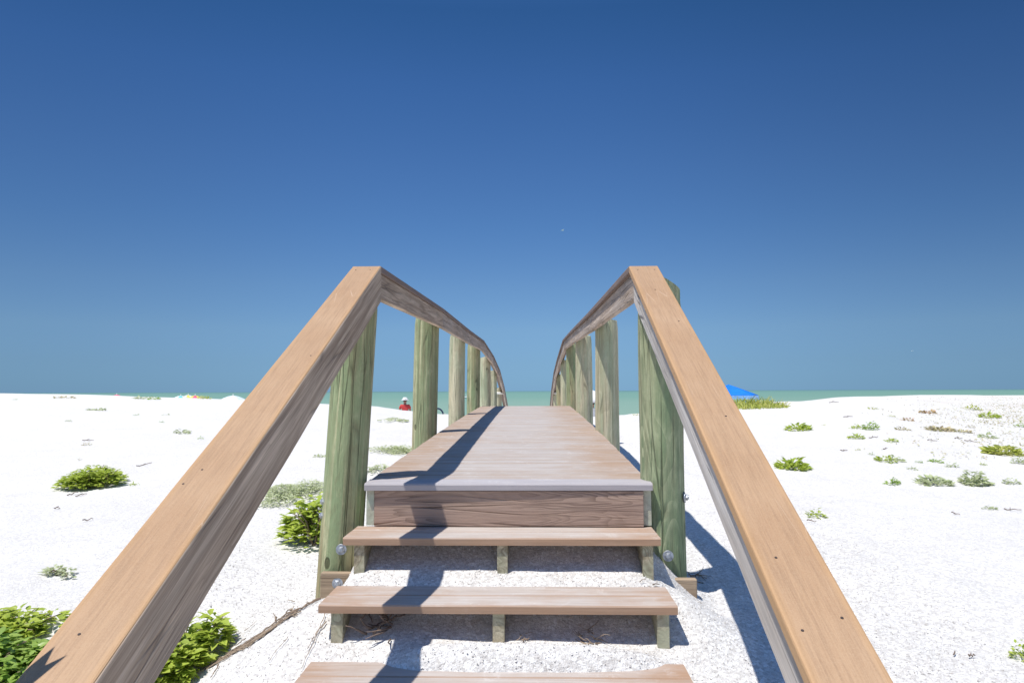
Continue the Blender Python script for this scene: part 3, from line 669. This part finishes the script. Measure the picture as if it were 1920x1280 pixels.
# px, base y, width px, height px, leaf count, material, label
T = [
 (1496, 806, 42, 13, 130, 'leaf', 'bright green tuft nearest the right handrail in the upper band of plants', GR),
 (1486, 878, 54, 20, 220, 'leaf', 'deep green spreading plant closest to the right handrail halfway down', GR),
 (1529, 968, 32, 17, 60, 'leaf', 'small lime green rosette beside the right handrail, lowest of the right hand plants there', GR),
 (1608, 803, 24, 8, 70, 'leaf', 'low green plant joined to the left side of a taller round one', GR),
 (1633, 805, 26, 17, 130, 'leaf_deep', 'round green plant with a low flat one on its left side', GR),
 (1605, 822, 26, 11, 90, 'leaf', 'green tuft just below the pair of joined plants', GR),
 (1672, 828, 22, 8, 70, 'leaf', 'small green tuft right of the tuft under the joined pair', GR),
 (1637, 767, 18, 5, 40, 'leaf_yellow', 'tiny yellow green tuft near the sand crest, middle of the right side', GR),
 (1660, 865, 34, 11, 90, 'leaf', 'green and grey sprawling plant in the middle of the right hand sand', GR),
 (1680, 864, 30, 9, 80, 'leaf_grey', 'grey trailing plant touching a green one on its left', GR),
 (1633, 853, 12, 6, 30, 'leaf_grey', 'faint grey green speck of a plant above and left of the sprawling one', GR),
 (1608, 844, 9, 5, 22, 'leaf_yellow', 'tiny yellowish sprout left of the grey green speck', GR),
 (1710, 879, 18, 4, 40, 'leaf_grey', 'flat dark grey disc shaped plant below the row of four tufts', GR),
 (1723, 867, 12, 6, 40, 'leaf_deep', 'first small dark tuft in the row of four', GR),
 (1754, 866, 24, 6, 60, 'leaf_deep', 'flat green tuft, second in the row of four', GR),
 (1785, 875, 22, 10, 60, 'leaf_grey', 'olive tuft trailing to the right, third in the row of four', GR),
 (1843, 872, 12, 8, 40, 'leaf', 'compact green tuft, last in the row of four', GR),
 (1673, 908, 26, 12, 90, 'leaf_deep', 'domed green tuft standing by itself left of the big grey plant', GR),
 (1752, 908, 54, 13, 150, 'leaf_grey', 'ragged grey plant lying flat left of the big grey bush', GR),
 (1826, 908, 46, 30, 260, 'leaf_grey', 'largest grey bush on the right hand sand with thin twigs', GR),
 (1896, 906, 26, 11, 80, 'leaf_grey', 'grey green dome right of the largest grey bush', GR),
 (1882, 851, 58, 17, 220, 'leaf_yellow', 'wide yellow green cushion near the right edge of the picture', GR),
 (1912, 868, 26, 15, 110, 'leaf_grey', 'grey green plant at the right edge under the yellow green cushion', GR),
 (1856, 783, 32, 11, 110, 'leaf', 'bright green tuft near the crest at the far right', GR),
 (1852, 821, 28, 9, 80, 'leaf_grey', 'olive tuft between the crest tuft and the yellow cushion', GR),
 (1856, 955, 22, 7, 60, 'leaf_grey', 'flat green tuft low on the right, below the grey bushes', GR),
 (1826, 768, 24, 14, 80, 'leaf_yellow', 'yellowish upright tuft near the far right crest', GR),
 (1912, 800, 18, 11, 60, 'leaf_deep', 'dark green tuft cut by the right edge near the crest', GR),
 (1820, 801, 14, 7, 40, 'leaf_dry', 'brownish tuft in the dry patch below the crest', GR),
 (1762, 807, 42, 7, 120, 'leaf_dry', 'long flat straw coloured patch right of the joined pair', GR),
 (1804, 810, 28, 5, 70, 'leaf_dry', 'short straw coloured patch at the end of the long flat one', GR),
 (1702, 788, 22, 5, 50, 'leaf_rust', 'rusty red dry plant in the upper right sand', GR),
 (1692, 806, 26, 5, 50, 'leaf_dry', 'thin dry plant between the joined pair and the long straw patch', GR),
 (1672, 781, 12, 4, 30, 'leaf_yellow', 'tiny yellow green sprig above the rusty plant', GR),
 (1740, 775, 30, 5, 60, 'leaf_rust', 'flat tan plant under the far crest, centre right', GR),
 (1544, 798, 8, 4, 20, 'leaf_yellow', 'tiny sprout just right of the tuft nearest the handrail', GR),
 (1915, 1238, 34, 34, 90, 'leaf', 'green plant with thin dry stalks in the bottom right corner', GR),
 (28, 750, 9, 4, 24, 'leaf_deep', 'tiny dark tuft close to the left edge by the crest', GL),
 (121, 746, 34, 3, 50, 'leaf_dry', 'thin brown streak of plants on the left crest', GL),
 (181, 770, 32, 4, 50, 'leaf_grey', 'pale flat streak of plants below the left crest', GL),
 (129, 791, 12, 5, 36, 'leaf_grey', 'small olive tuft in the upper left sand', GL),
 (256, 779, 11, 4, 34, 'leaf_deep', 'small dark tuft below the crest plants, left of centre', GL),
 (311, 778, 12, 4, 34, 'leaf_grey', 'small grey tuft below the coloured parasols', GL),
 (303, 792, 10, 5, 34, 'leaf_deep', 'dark green dot between the crest and the twin leafed sprig', GL),
 (341, 812, 28, 9, 80, 'leaf_grey', 'twin leafed grey green sprig left of the handrail', GL),
 (377, 823, 12, 6, 34, 'leaf_deep', 'single green sprout closest to the left handrail', GL),
 (161, 835, 18, 8, 30, 'leaf_dry', 'pale dry sprig under the dark stick at the left', GL),
 (252, 910, 16, 8, 36, 'leaf', 'small green sprout right of the round green bush', GL),
 (150, 863, 6, 4, 14, 'leaf_dry', 'tiny straw tuft above the round green bush', GL),
 (600, 857, 24, 6, 50, 'leaf_grey', 'thin trailing sprig left of the front pole above the grey mat', GL),
 (265, 748, 30, 6, 70, 'leaf_grey', 'loose grey green plants on the crest left of the parasols', GT),
 (290, 749, 22, 5, 60, 'leaf_deep', 'darker crest plants next to the loose grey green ones', GT),
 (383, 747.5, 22, 8, 70, 'leaf_yellow', 'green and yellow plant on the crest right of the pink parasol', GT),
 (1192, 779, 12, 5, 30, 'leaf_yellow', 'small yellow tuft on the crest seen between the right poles', GT),
]
for k, (px, py, w, h, n, mt, lab, grp) in enumerate(T):
    x, y, z = site(px, py); s = y / F
    tuft(x, y, w * s, h * s * .9, n, mt, lab, 'plant', grp, False, k, ls=max(.018, min(w * s * .22, .09)))
# thin dry cover on the far right crest: uncountable
V, Fc = [], []
cnt = 0
while cnt < 700:
    px = 1590 + 330 * math.sqrt(rnd.random()) + rnd.uniform(0, 60); py = rnd.uniform(743, 795) if rnd.random() < .8 else rnd.uniform(790, 860)
    if rnd.random() > (px - 1560) / 330: continue
    x, y, z = site(px, py)
    for q in range(rnd.randint(2, 5)):
        xx = x + rnd.gauss(0, .09); yy = y + rnd.gauss(0, .12); L = rnd.uniform(.02, .05)
        add_leaf(V, Fc, (xx, yy, gz(xx, yy) + .008), rnd.uniform(0, 6.28), rnd.uniform(0, .6), rnd.uniform(-.6, .6), L, L * .5)
    cnt += 1
tag(link('ground_cover', mk('ground_cover', V, Fc), M['leaf_dry']), 'thin tan and olive plant litter spread over the far right crest of sand', 'ground cover', kind='stuff')
# shell grit near the steps
V, Fc = [], []
for i in range(24000):
    x = rnd.uniform(-1.9, 1.9); y = 2.2 + 2.6 * rnd.random() ** 1.3; s = rnd.uniform(.0015, .0042) * (1.5 if rnd.random() < .06 else 1)
    z = gz(x, y) if False else 0
    V.append((x, y, s)); 
P = np.array(V); ZZ = ground(P[:, 0], P[:, 1]); V = []
for (x, y, s), z in zip(P, ZZ):
    a = rnd.uniform(0, 6.28); b = len(V); t1, t2 = rnd.uniform(-.5, .5), rnd.uniform(-.5, .5)
    for k in range(5):
        c, d = s * math.cos(a + k * 1.2566) * rnd.uniform(.6, 1.1), s * math.sin(a + k * 1.2566) * rnd.uniform(.6, 1.1)
        V.append((x + c, y + d, z + .0012 + abs(t1) * s * .4 + t1 * c + t2 * d))
    V.append((x, y, z + .002 + s * .5)); Fc += [(b + k, b + (k + 1) % 5, b + 5) for k in range(5)]
tag(link('shell_grit', mk('shell_grit', V, Fc), M['shell']), 'broken shell grit scattered over the sand around the steps', 'shell grit', kind='stuff')

# ------------------------------------------------------------------ twigs, vines, driftwood
def strand(V, Fc, pts, r0, r1, jit=.004, lift=.006, R=rnd):
    out = []
    for k in range(len(pts) - 1):
        (x0, y0), (x1, y1) = pts[k], pts[k + 1]
        for q in range(6):
            u = q / 6; x = x0 + (x1 - x0) * u + R.gauss(0, jit); y = y0 + (y1 - y0) * u + R.gauss(0, jit)
            out.append((x, y, gz(x, y) + lift + abs(R.gauss(0, jit * .8))))
    tube(V, Fc, out, r0, r1, 5)
def vines():
    V, Fc = [], []
    line = [(598, 1128), (560, 1152), (520, 1172), (480, 1205), (440, 1225), (410, 1245), (375, 1262), (330, 1279)]
    P = [site(*q)[:2] for q in line]
    for k in range(13):
        a = rnd.randrange(0, 3); b = rnd.randrange(5, 8); o = (rnd.gauss(0, .012), rnd.gauss(0, .014))
        strand(V, Fc, [(p[0] + o[0] + rnd.gauss(0, .006), p[1] + o[1] + rnd.gauss(0, .006)) for p in P[a:b + 1]], rnd.uniform(.002, .0042), .0014, .003, .006)
    for (a, b, r) in (((545, 1151), (510, 1148), .003), ((545, 1151), (552, 1135), .004), ((552, 1135), (540, 1130), .002), ((515, 1170), (530, 1150), .003), ((425, 1218), (452, 1196), .0025), ((458, 1188), (484, 1164), .0014), ((460, 1205), (425, 1225), .0025), ((410, 1250), (392, 1279), .003), ((610, 1160), (560, 1275), .0018), ((612, 1175), (590, 1200), .0025), ((590, 1200), (575, 1225), .002), ((540, 1205), (500, 1255), .0015)):
        A, B = site(*a)[:2], site(*b)[:2]; mid = ((A[0] + B[0]) / 2 + rnd.gauss(0, .01), (A[1] + B[1]) / 2 + rnd.gauss(0, .01))
        strand(V, Fc, [A, mid, B], r, r * .5, .002, .010)
    x, y = P[0]
    return tag(link('vine_bundle', mk('vine_bundle', V, Fc, True), M['twig']), 'long bundle of dry brown vines running down the sand from the left front pole', 'dry vines')
vines()
def twigs(px, py, span, n, label, mat='twig', seed=0, up_=.03, name='twig_clump', thick=.0025):
    R = random.Random(seed); x, y, z = site(px, py); V, Fc = [], []
    for i in range(n):
        a = R.gauss(.5, .8) + (3.14 if R.random() < .5 else 0); L = span * R.uniform(.4, 1.1); p = Vector((x + R.gauss(0, span * .33), y + R.gauss(0, span * .33), 0)); p.z = gz(p.x, p.y) + R.uniform(.001, up_ * .5)
        pts = [p]; d = Vector((math.cos(a), math.sin(a) * .8, R.uniform(-.1, .5) * up_ / .03))
        for k in range(5):
            d = (d + Vector((R.gauss(0, .25), R.gauss(0, .25), R.gauss(0, .2)))).normalized(); q = pts[-1] + d * L / 5
            q.z = max(q.z, gz(q.x, q.y) + .002); pts.append(q)
        tube(V, Fc, pts, thick * R.uniform(.7, 1.4), thick * .4, 5)
    c = Vector((x, y, gz(x, y)))
    return tag(link(name, mk(name, [tuple(Vector(v) - c) for v in V], Fc, True), M[mat], None, Matrix.Translation(c)), label, 'twigs')
twigs(1104, 1196, .07, 14, 'small clump of pinkish twigs on the sand under the second step', seed=3)
twigs(1308, 1086, .10, 11, 'dry twigs at the foot of the right front pole', seed=5)
twigs(718, 1178, .10, 20, 'dark root ball in the shade under the left part of the second step', 'root', seed=8, up_=.06, thick=.004)
twigs(985, 1205, .04, 7, 'few short straws on the sand beside the middle support of the steps', seed=12)
twigs(1218, 893 + 210, .05, 5, 'loose straws on the sand right of the upper steps', seed=13)
G = 'dark sticks lying on the sand'
for k, (px, py, ln, ang, lab) in enumerate([
    (165, 827, 20, .1, 'short dark stick on the upper left sand above the round green bush'),
    (270, 874, 20, .9, 'forked stick on the sand right of the round green bush'),
    (152, 930, 14, .8, 'right one of two small sticks just below the round green bush'),
    (136, 928, 12, .9, 'left one of two small sticks just below the round green bush'),
    (107, 955, 12, .0, 'flat little stick low left of the round green bush'),
    (165, 977, 12, .8, 'curved little stick below the round green bush'),
    (1638, 821, 20, .15, 'dark twisted stick between two green tufts on the right'),
    (1660, 842, 14, .4, 'small dark stick above the grey trailing plant'),
    (1748, 827, 14, -.2, 'small brown stick beneath the long straw patch'),
    (1797, 823, 16, .1, 'flat brown stick beneath the short straw patch'),
    (1822, 828, 20, -.4, 'brown stick pointing down right of the flat brown one'),
    (1582, 846, 18, .3, 'grey stick alone on the sand left of the tiny yellowish sprout'),
    (1898, 958, 26, -.15, 'dark thin stick low on the right near the picture edge'),
    (1792, 965, 12, -.3, 'short dark stick on bare sand at the lower right'),
    (1522, 980, 14, -.3, 'thin stick just under the lime green rosette'),
    (1563, 754, 18, .1, 'thin stick lying near the crest right of the dune grass'),
    (1590, 782, 18, .05, 'long thin stick above the joined pair of plants'),
    (1822, 1235, 14, .1, 'small dark stick near the bottom right corner'),
    (1790, 1232, 8, .5, 'dark pebble like bit of wood left of the bottom right stick')]):
    x, y, z = site(px, py); s = y / F; L = ln * s; V, Fc = [], []
    R = random.Random(k); pts = []
    for q in range(6):
        u = q / 5 - .5; xx = x + u * L * math.cos(ang); yy = y + u * L * math.sin(ang) * 2.2 + R.gauss(0, L * .05); pts.append((xx, yy, gz(xx, yy) + .006 + R.uniform(0, .012)))
    tube(V, Fc, pts, .002 + s * .55, .0012 + s * .3, 6)
    tube(V, Fc, [pts[2], (pts[2][0] + L * .2, pts[2][1] + L * .3, pts[2][2] + L * .15)], .0015 + s * .5, .001, 5)
    tag(link('stick', mk('stick', [(v[0] - x, v[1] - y, v[2] - z) for v in V], Fc, True), M['root'], None, Matrix.Translation((x, y, z))), lab, 'stick', G)

# ------------------------------------------------------------------ far beach: people, parasols, canopy, boat, gull
def at(px, py, Y):
    d = fw + rt * (px - 960) / F - up * (py - 640) / F; d = d / d[1]; return d * Y
def skin_body(name, J, E, mat, parent, sub=2):
    """one continuous figure: joints J {name:(x,y,z,r)}, edges E; root is the first joint"""
    ks = list(J); me_ = bpy.data.meshes.new(name); me_.from_pydata([J[k][:3] for k in ks], [(ks.index(a), ks.index(b)) for a, b in E], [])
    o = link(name, me_, mat, parent, W(parent).copy())
    md = o.modifiers.new('skin', 'SKIN'); md.use_smooth_shade = True
    sv_ = me_.skin_vertices[0].data
    for i, k in enumerate(ks): sv_[i].radius = (J[k][3], J[k][3] * (.85 if k in ('hip', 'waist', 'chest') else 1)); sv_[i].use_root = (i == 0)
    ss = o.modifiers.new('sub', 'SUBSURF'); ss.levels = sub; ss.render_levels = sub
    return o
def ball(name, c, r, mat, parent, sq=(1, 1, 1), half=None):
    V, Fc = [], []; n, m = 16, 10
    for i in range(m + 1):
        e = math.pi / 2 - (math.pi if not half else half) * i / m
        for j in range(n):
            a = 2 * math.pi * j / n; V.append((c[0] + r * sq[0] * math.cos(e) * math.cos(a), c[1] + r * sq[1] * math.cos(e) * math.sin(a), c[2] + r * sq[2] * math.sin(e)))
    for i in range(m):
        for j in range(n): Fc.append((i * n + j, (i + 1) * n + j, (i + 1) * n + (j + 1) % n, i * n + (j + 1) % n))
    return link(name, mk(name, V, Fc, True), mat, parent, W(parent).copy())
def head_face(parent, c, s=1.0):
    """head with nose, ears, brow, eyes towards +y (the sea)"""
    for dx in (-.033, .033): ball('eye', (c[0] + dx * s, c[1] + .088 * s, c[2] + .01), .011 * s, M['white_cloth'], parent)
def seated(px, ptop, Y, label, top, hat=None, hair=True, rz=0.0, legs='skin', hgt=.92):
    p = at(px, ptop, Y); base = Vector((p[0], p[1], p[2] - hgt))
    root = empty('person', base, label, 'person'); WM[root.name] = Matrix.Translation(base) @ Matrix.Rotation(rz, 4, 'Z'); root.matrix_basis = WM[root.name]
    J = {'hip': (0, 0, .12, .13), 'waist': (0, -.03, .28, .115), 'chest': (0, -.02, .48, .135), 'neck': (0, 0, .62, .055), 'chin': (0, .02, .69, .07), 'head': (0, .01, .79, .088)}
    E = [('hip', 'waist'), ('waist', 'chest'), ('chest', 'neck'), ('neck', 'chin'), ('chin', 'head')]
    for s, n in ((-1, 'l'), (1, 'r')):
        J[n + 'sh'] = (s * .17, -.02, .56, .055); J[n + 'el'] = (s * .25, .05, .33, .042); J[n + 'wr'] = (s * .18, .27, .30, .03); J[n + 'hand'] = (s * .14, .34, .31, .032)
        J[n + 'th'] = (s * .1, .05, .11, .085); J[n + 'kn'] = (s * .17, .42, .33, .062); J[n + 'an'] = (s * .14, .68, .06, .04); J[n + 'toe'] = (s * .15, .84, .04, .035)
        E += [('chest', n + 'sh'), (n + 'sh', n + 'el'), (n + 'el', n + 'wr'), (n + 'wr', n + 'hand'), ('hip', n + 'th'), (n + 'th', n + 'kn'), (n + 'kn', n + 'an'), (n + 'an', n + 'toe')]
        for f in range(4):
            J[n + 'f%d' % f] = (s * (.11 + f * .02), .41 + .01 * (f % 2), .30 - .01 * f, .008); E.append((n + 'hand', n + 'f%d' % f))
        J[n + 'tb'] = (s * .09, .36, .31, .009); E.append((n + 'hand', n + 'tb'))
    skin_body('body', J, E, M['skin'], root)
    JS = {'hip': (0, 0, .13, .145), 'waist': (0, -.03, .28, .132), 'chest': (0, -.02, .48, .15), 'lsh': (-.17, -.02, .56, .07), 'rsh': (.17, -.02, .56, .07), 'lel': (-.23, .02, .42, .06), 'rel': (.23, .02, .42, .06), 'nk': (0, -.01, .60, .085)}
    skin_body('shirt', JS, [('hip', 'waist'), ('waist', 'chest'), ('chest', 'lsh'), ('chest', 'rsh'), ('lsh', 'lel'), ('rsh', 'rel'), ('chest', 'nk')], top, root)
    ball('nose', (0, .105, .765), .016, M['skin'], root, (1, 1, 1.3)); head_face(root, (0, .005, .79))
    if hair: ball('hair', (0, -.012, .805), .105, M['hair'], root, (1, 1.05, 1.05), math.pi * .62)
    if hat:
        V, Fc = [], []; prof = [(.0, .93), (.07, .925), (.105, .89), (.112, .84), (.175, .815), (.178, .805), (.10, .82)]
        for (r, z) in prof:
            for j in range(20): V.append((r * math.cos(j * .31416), r * math.sin(j * .31416), z))
        for k in range(len(prof) - 1):
            for j in range(20): Fc.append((k * 20 + j, (k + 1) * 20 + j, (k + 1) * 20 + (j + 1) % 20, k * 20 + (j + 1) % 20))
        link('hat', mk('hat', V, Fc, True), hat, root, W(root).copy())
    return root
seated(759.5, 744.5, 33, 'seated person in a coral red top and white sun hat facing the sea', M['red'], M['white_cloth'], True, .25, hgt=.93)
seated(1110.5, 750, 30, 'seated person with dark hair and white shirt under the white parasol', M['white_cloth'], None, True, -.4, hgt=.92)
seated(834, 769.5, 33, 'bare shouldered person low on the beach beside the dark round backed chair', M['skin'], None, False, .1, hgt=.93)

def parasol(px, ptop, Y, R_, mats, label, rise=.42, tilt=(0, 0), group='parasols on the beach'):
    p = at(px, ptop, Y); g = gz(p[0], p[1]); root = empty('parasol', (p[0], p[1], g), label, 'parasol', group); H = p[2] - g
    n = 8
    T_ = Matrix.Translation((p[0], p[1], p[2] - rise)) @ Matrix.Rotation(tilt[0], 4, 'X') @ Matrix.Rotation(tilt[1], 4, 'Y')
    V, Fc = [], []
    rows = [(0, rise), (.25, rise * .9), (.55, rise * .62), (.8, rise * .3), (1, 0), (1.0, -.09)]
    m = 32
    for (u, z) in rows:
        for j in range(m):
            sc = 1 - .05 * (1 - abs(math.cos(j / m * n * math.pi))) * u; V.append((R_ * u * sc * math.cos(2 * math.pi * j / m), R_ * u * sc * math.sin(2 * math.pi * j / m), z))
    for k in range(len(rows) - 1):
        for j in range(m): Fc.append((k * m + j, (k + 1) * m + j, (k + 1) * m + (j + 1) % m, k * m + (j + 1) % m))
    o = link('canopy', mk('canopy', V, Fc, True), mats[0], root, T_)
    sd = o.modifiers.new('cloth', 'SOLIDIFY'); sd.thickness = .006
    if len(mats) > 1:
        o.data.materials.append(mats[1])
        for i, pl in enumerate(o.data.polygons): pl.material_index = ((i % m) // 4) % 2
    V, Fc = [], []; tube(V, Fc, [(0, 0, rise - .02 + .12), (0, 0, -.5), (0, 0, -(H - rise) - .2)], .018, .018, 8)
    link('pole', mk('pole', V, Fc, True), M['pole'], root, Matrix.Translation((p[0], p[1], p[2] - rise)))
    return root
parasol(339, 741.5, 52, .85, [M['turq'], M['white_cloth']], 'turquoise and white parasol, leftmost of the bright ones on the crest', .38)
parasol(353, 740, 54, .75, [M['yellow'], M['white_cloth']], 'yellow parasol between the turquoise and the pink one', .45)
parasol(366, 741, 50, .70, [M['pink'], M['yellow']], 'pink parasol just left of the crest plant', .35)
parasol(437, 741.2, 46, 1.05, [M['white_cloth'], M['paleblue']], 'white and pale blue parasol poking over the crest by the left handrail', .42)
parasol(219, 739.5, 58, .6, [M['pink']], 'small faint pink parasol far left over the crest', .3)
parasol(1096, 727, 30.5, 1.0, [M['white_cloth']], 'white parasol half hidden by the second right pole', .5)

# blue pop up canopy
def canopy():
    p = at(1366, 720.5, 48); g = gz(p[0], p[1]); cx, cy = p[0], p[1]; zt = p[2]; ze = zt - .70; hw = 1.46; dp = 1.5
    root = empty('beach_canopy', (cx, cy, g), 'bright blue pop up canopy behind the dune grass right of the handrail', 'canopy')
    V, Fc = [], []; m = 6
    # four bellied panels
    cs = [(-hw, -dp), (hw, -dp), (hw, dp), (-hw, dp)]
    for k in range(4):
        a, b = cs[k], cs[(k + 1) % 4]; base = len(V)
        for i in range(m + 1):
            u = i / m
            for j in range(m + 1):
                w = j / m; ex = a[0] + (b[0] - a[0]) * w; ey = a[1] + (b[1] - a[1]) * w
                z = ze + (zt - ze) * (u ** .92) - .05 * math.sin(math.pi * u) * math.sin(math.pi * w)
                V.append((cx + ex * (1 - u), cy + ey * (1 - u), z))
        for i in range(m):
            for j in range(m):
                q = base + i * (m + 1) + j; Fc.append((q, q + 1, q + m + 2, q + m + 1))
    o = link('roof', mk('roof', V, Fc, True), M['tent'], root); s = o.modifiers.new('cloth', 'SOLIDIFY'); s.thickness = .008
    V, Fc = [], []
    for k in range(4):
        a, b = cs[k], cs[(k + 1) % 4]; base = len(V)
        for j in range(9):
            w = j / 8; x, y = (a[0] + (b[0] - a[0]) * w) * 1.003, (a[1] + (b[1] - a[1]) * w) * 1.003
            V.append((cx + x, cy + y, ze - .002)); V.append((cx + x, cy + y, ze - .22 + .03 * abs(math.sin(w * math.pi * 4))))
        for j in range(8): Fc.append((base + 2 * j, base + 2 * j + 1, base + 2 * j + 3, base + 2 * j + 2))
    o = link('valance', mk('valance', V, Fc), M['tent_trim'], root); s = o.modifiers.new('cloth', 'SOLIDIFY'); s.thickness = .008
    for (x, y) in cs:
        V, Fc = [], []; tube(V, Fc, [(cx + x * .985, cy + y * .985, ze), (cx + x * .985, cy + y * .985, (ze + g) / 2), (cx + x * .985, cy + y * .985, min(g, gz(cx + x, cy + y)) - .1)], .02, .02, 6)
        link('leg', mk('leg', V, Fc, True), M['pole'], root)
canopy()
def round_chair():
    p = at(820, 765.5, 33); g = p[2] - .62; root = empty('beach_chair', (p[0], p[1], g), 'dark blue round backed beach chair at the edge of the second left pole', 'beach chair')
    V, Fc = [], []; pts = [(.26 * math.cos(a), -.02, .34 + .28 * math.sin(a)) for a in np.linspace(-.6, math.pi + .6, 22)]
    tube(V, Fc, pts, .035, .035, 8); link('back_hoop', mk('back_hoop', V, Fc, True), M['dark_cloth'], root, Matrix.Translation((p[0], p[1], g)))
    V, Fc = [], []
    for i in range(7):
        for j in range(7): V.append((-.24 + .08 * i, .04 + .08 * j, .16 - .05 * math.sin(math.pi * i / 6) + .004 * j))
    for i in range(6):
        for j in range(6): q = i * 7 + j; Fc.append((q, q + 7, q + 8, q + 1))
    o = link('seat', mk('seat', V, Fc, True), M['dark_cloth'], root, Matrix.Translation((p[0], p[1], g))); s = o.modifiers.new('t', 'SOLIDIFY'); s.thickness = .02
    for (x, y) in ((-.22, .03), (.22, .03), (-.22, .5), (.22, .5)):
        V, Fc = [], []; tube(V, Fc, [(x, y, .17), (x, y, .05), (x, y, -.4)], .012, .012, 6); link('leg', mk('leg', V, Fc), M['pole'], root, Matrix.Translation((p[0], p[1], g)))
round_chair()
def boat():
    cx = at(867, 744, 300)[0]; root = empty('boat', (cx, 300, -2.85), 'small white open boat on the water seen between the left poles', 'boat')
    V, Fc = [], []; n = 14
    secs = []
    for i in range(n + 1):
        u = i / n; x = -3 + 6 * u; w = 1.0 * (1 - (2 * u - 1) ** 4 * (1 if u > .5 else .4)); k = .12 + .25 * max(0, u - .6)
        secs.append([(x, -w, .55 + k), (x, -w * .8, .05), (x, 0, -.25), (x, w * .8, .05), (x, w, .55 + k)])
    for s in secs: V += s
    for i in range(n):
        for j in range(4): a = i * 5 + j; Fc.append((a, a + 1, a + 6, a + 5))
    Fc.append((0, 1, 2, 3, 4)); Fc.append(tuple(n * 5 + j for j in (4, 3, 2, 1, 0)))
    for i in range(n): Fc.append((i * 5, i * 5 + 5, i * 5 + 9, i * 5 + 4))
    link('hull', mk('hull', V, Fc, True), M['hull'], root, Matrix.Translation((cx, 300, -2.85)))
    V, Fc = [], []
    tube(V, Fc, [(-2.2, -.7, .6), (-2.2, -.7, 1.5), (1.6, -.7, 1.5), (1.6, -.7, .6)], .05, .05, 6); tube(V, Fc, [(-2.2, .7, .6), (-2.2, .7, 1.5), (1.6, .7, 1.5), (1.6, .7, .6)], .05, .05, 6)
    link('handrail', mk('handrail', V, Fc), M['hull'], root, Matrix.Translation((cx, 300, -2.85)))
boat()
def gull(px, py, Y, label, s=1.0):
    p = at(px, py, Y); root = empty('gull', p, label, 'bird', 'gulls in the sky'); T_ = Matrix.Translation(p) @ Matrix.Rotation(.4, 4, 'Z') @ Matrix.Scale(s, 4)
    V, Fc = [], []
    prof = [(-.26, .01), (-.2, .04), (-.08, .07), (.06, .075), (.15, .05), (.2, .045), (.24, .03), (.29, .004)]
    for (x, r) in prof:
        for j in range(10): V.append((x, r * math.cos(j * .6283), r * math.sin(j * .6283)))
    for k in range(len(prof) - 1):
        for j in range(10): Fc.append((k * 10 + j, (k + 1) * 10 + j, (k + 1) * 10 + (j + 1) % 10, k * 10 + (j + 1) % 10))
    link('body', mk('body', V, Fc, True), M['feather'], root, T_)
    for sd in (-1, 1):
        V, Fc = [], []; st = [(.03, .12, 0, .012), (.25, .13, .1, .012), (.42, .11, .13, .01), (.6, .07, .08, .006), (.72, .015, .03, .003)]
        for (y, c, z, t) in st:
            for (x, zz) in ((c * .8, 0), (0, t), (-c * .9, 0), (0, -t)): V.append((x - (y - .3) * .25 * (y > .3), sd * y, z + zz))
        for k in range(len(st) - 1):
            for j in range(4): Fc.append((k * 4 + j, k * 4 + (j + 1) % 4, (k + 1) * 4 + (j + 1) % 4, (k + 1) * 4 + j))
        link('wing', mk('wing', V, Fc), M['feather'], root, T_)
gull(1055, 432, 160, 'tiny white gull flying high above the walkway')
gull(1710, 658, 260, 'faint distant gull low in the right hand sky')
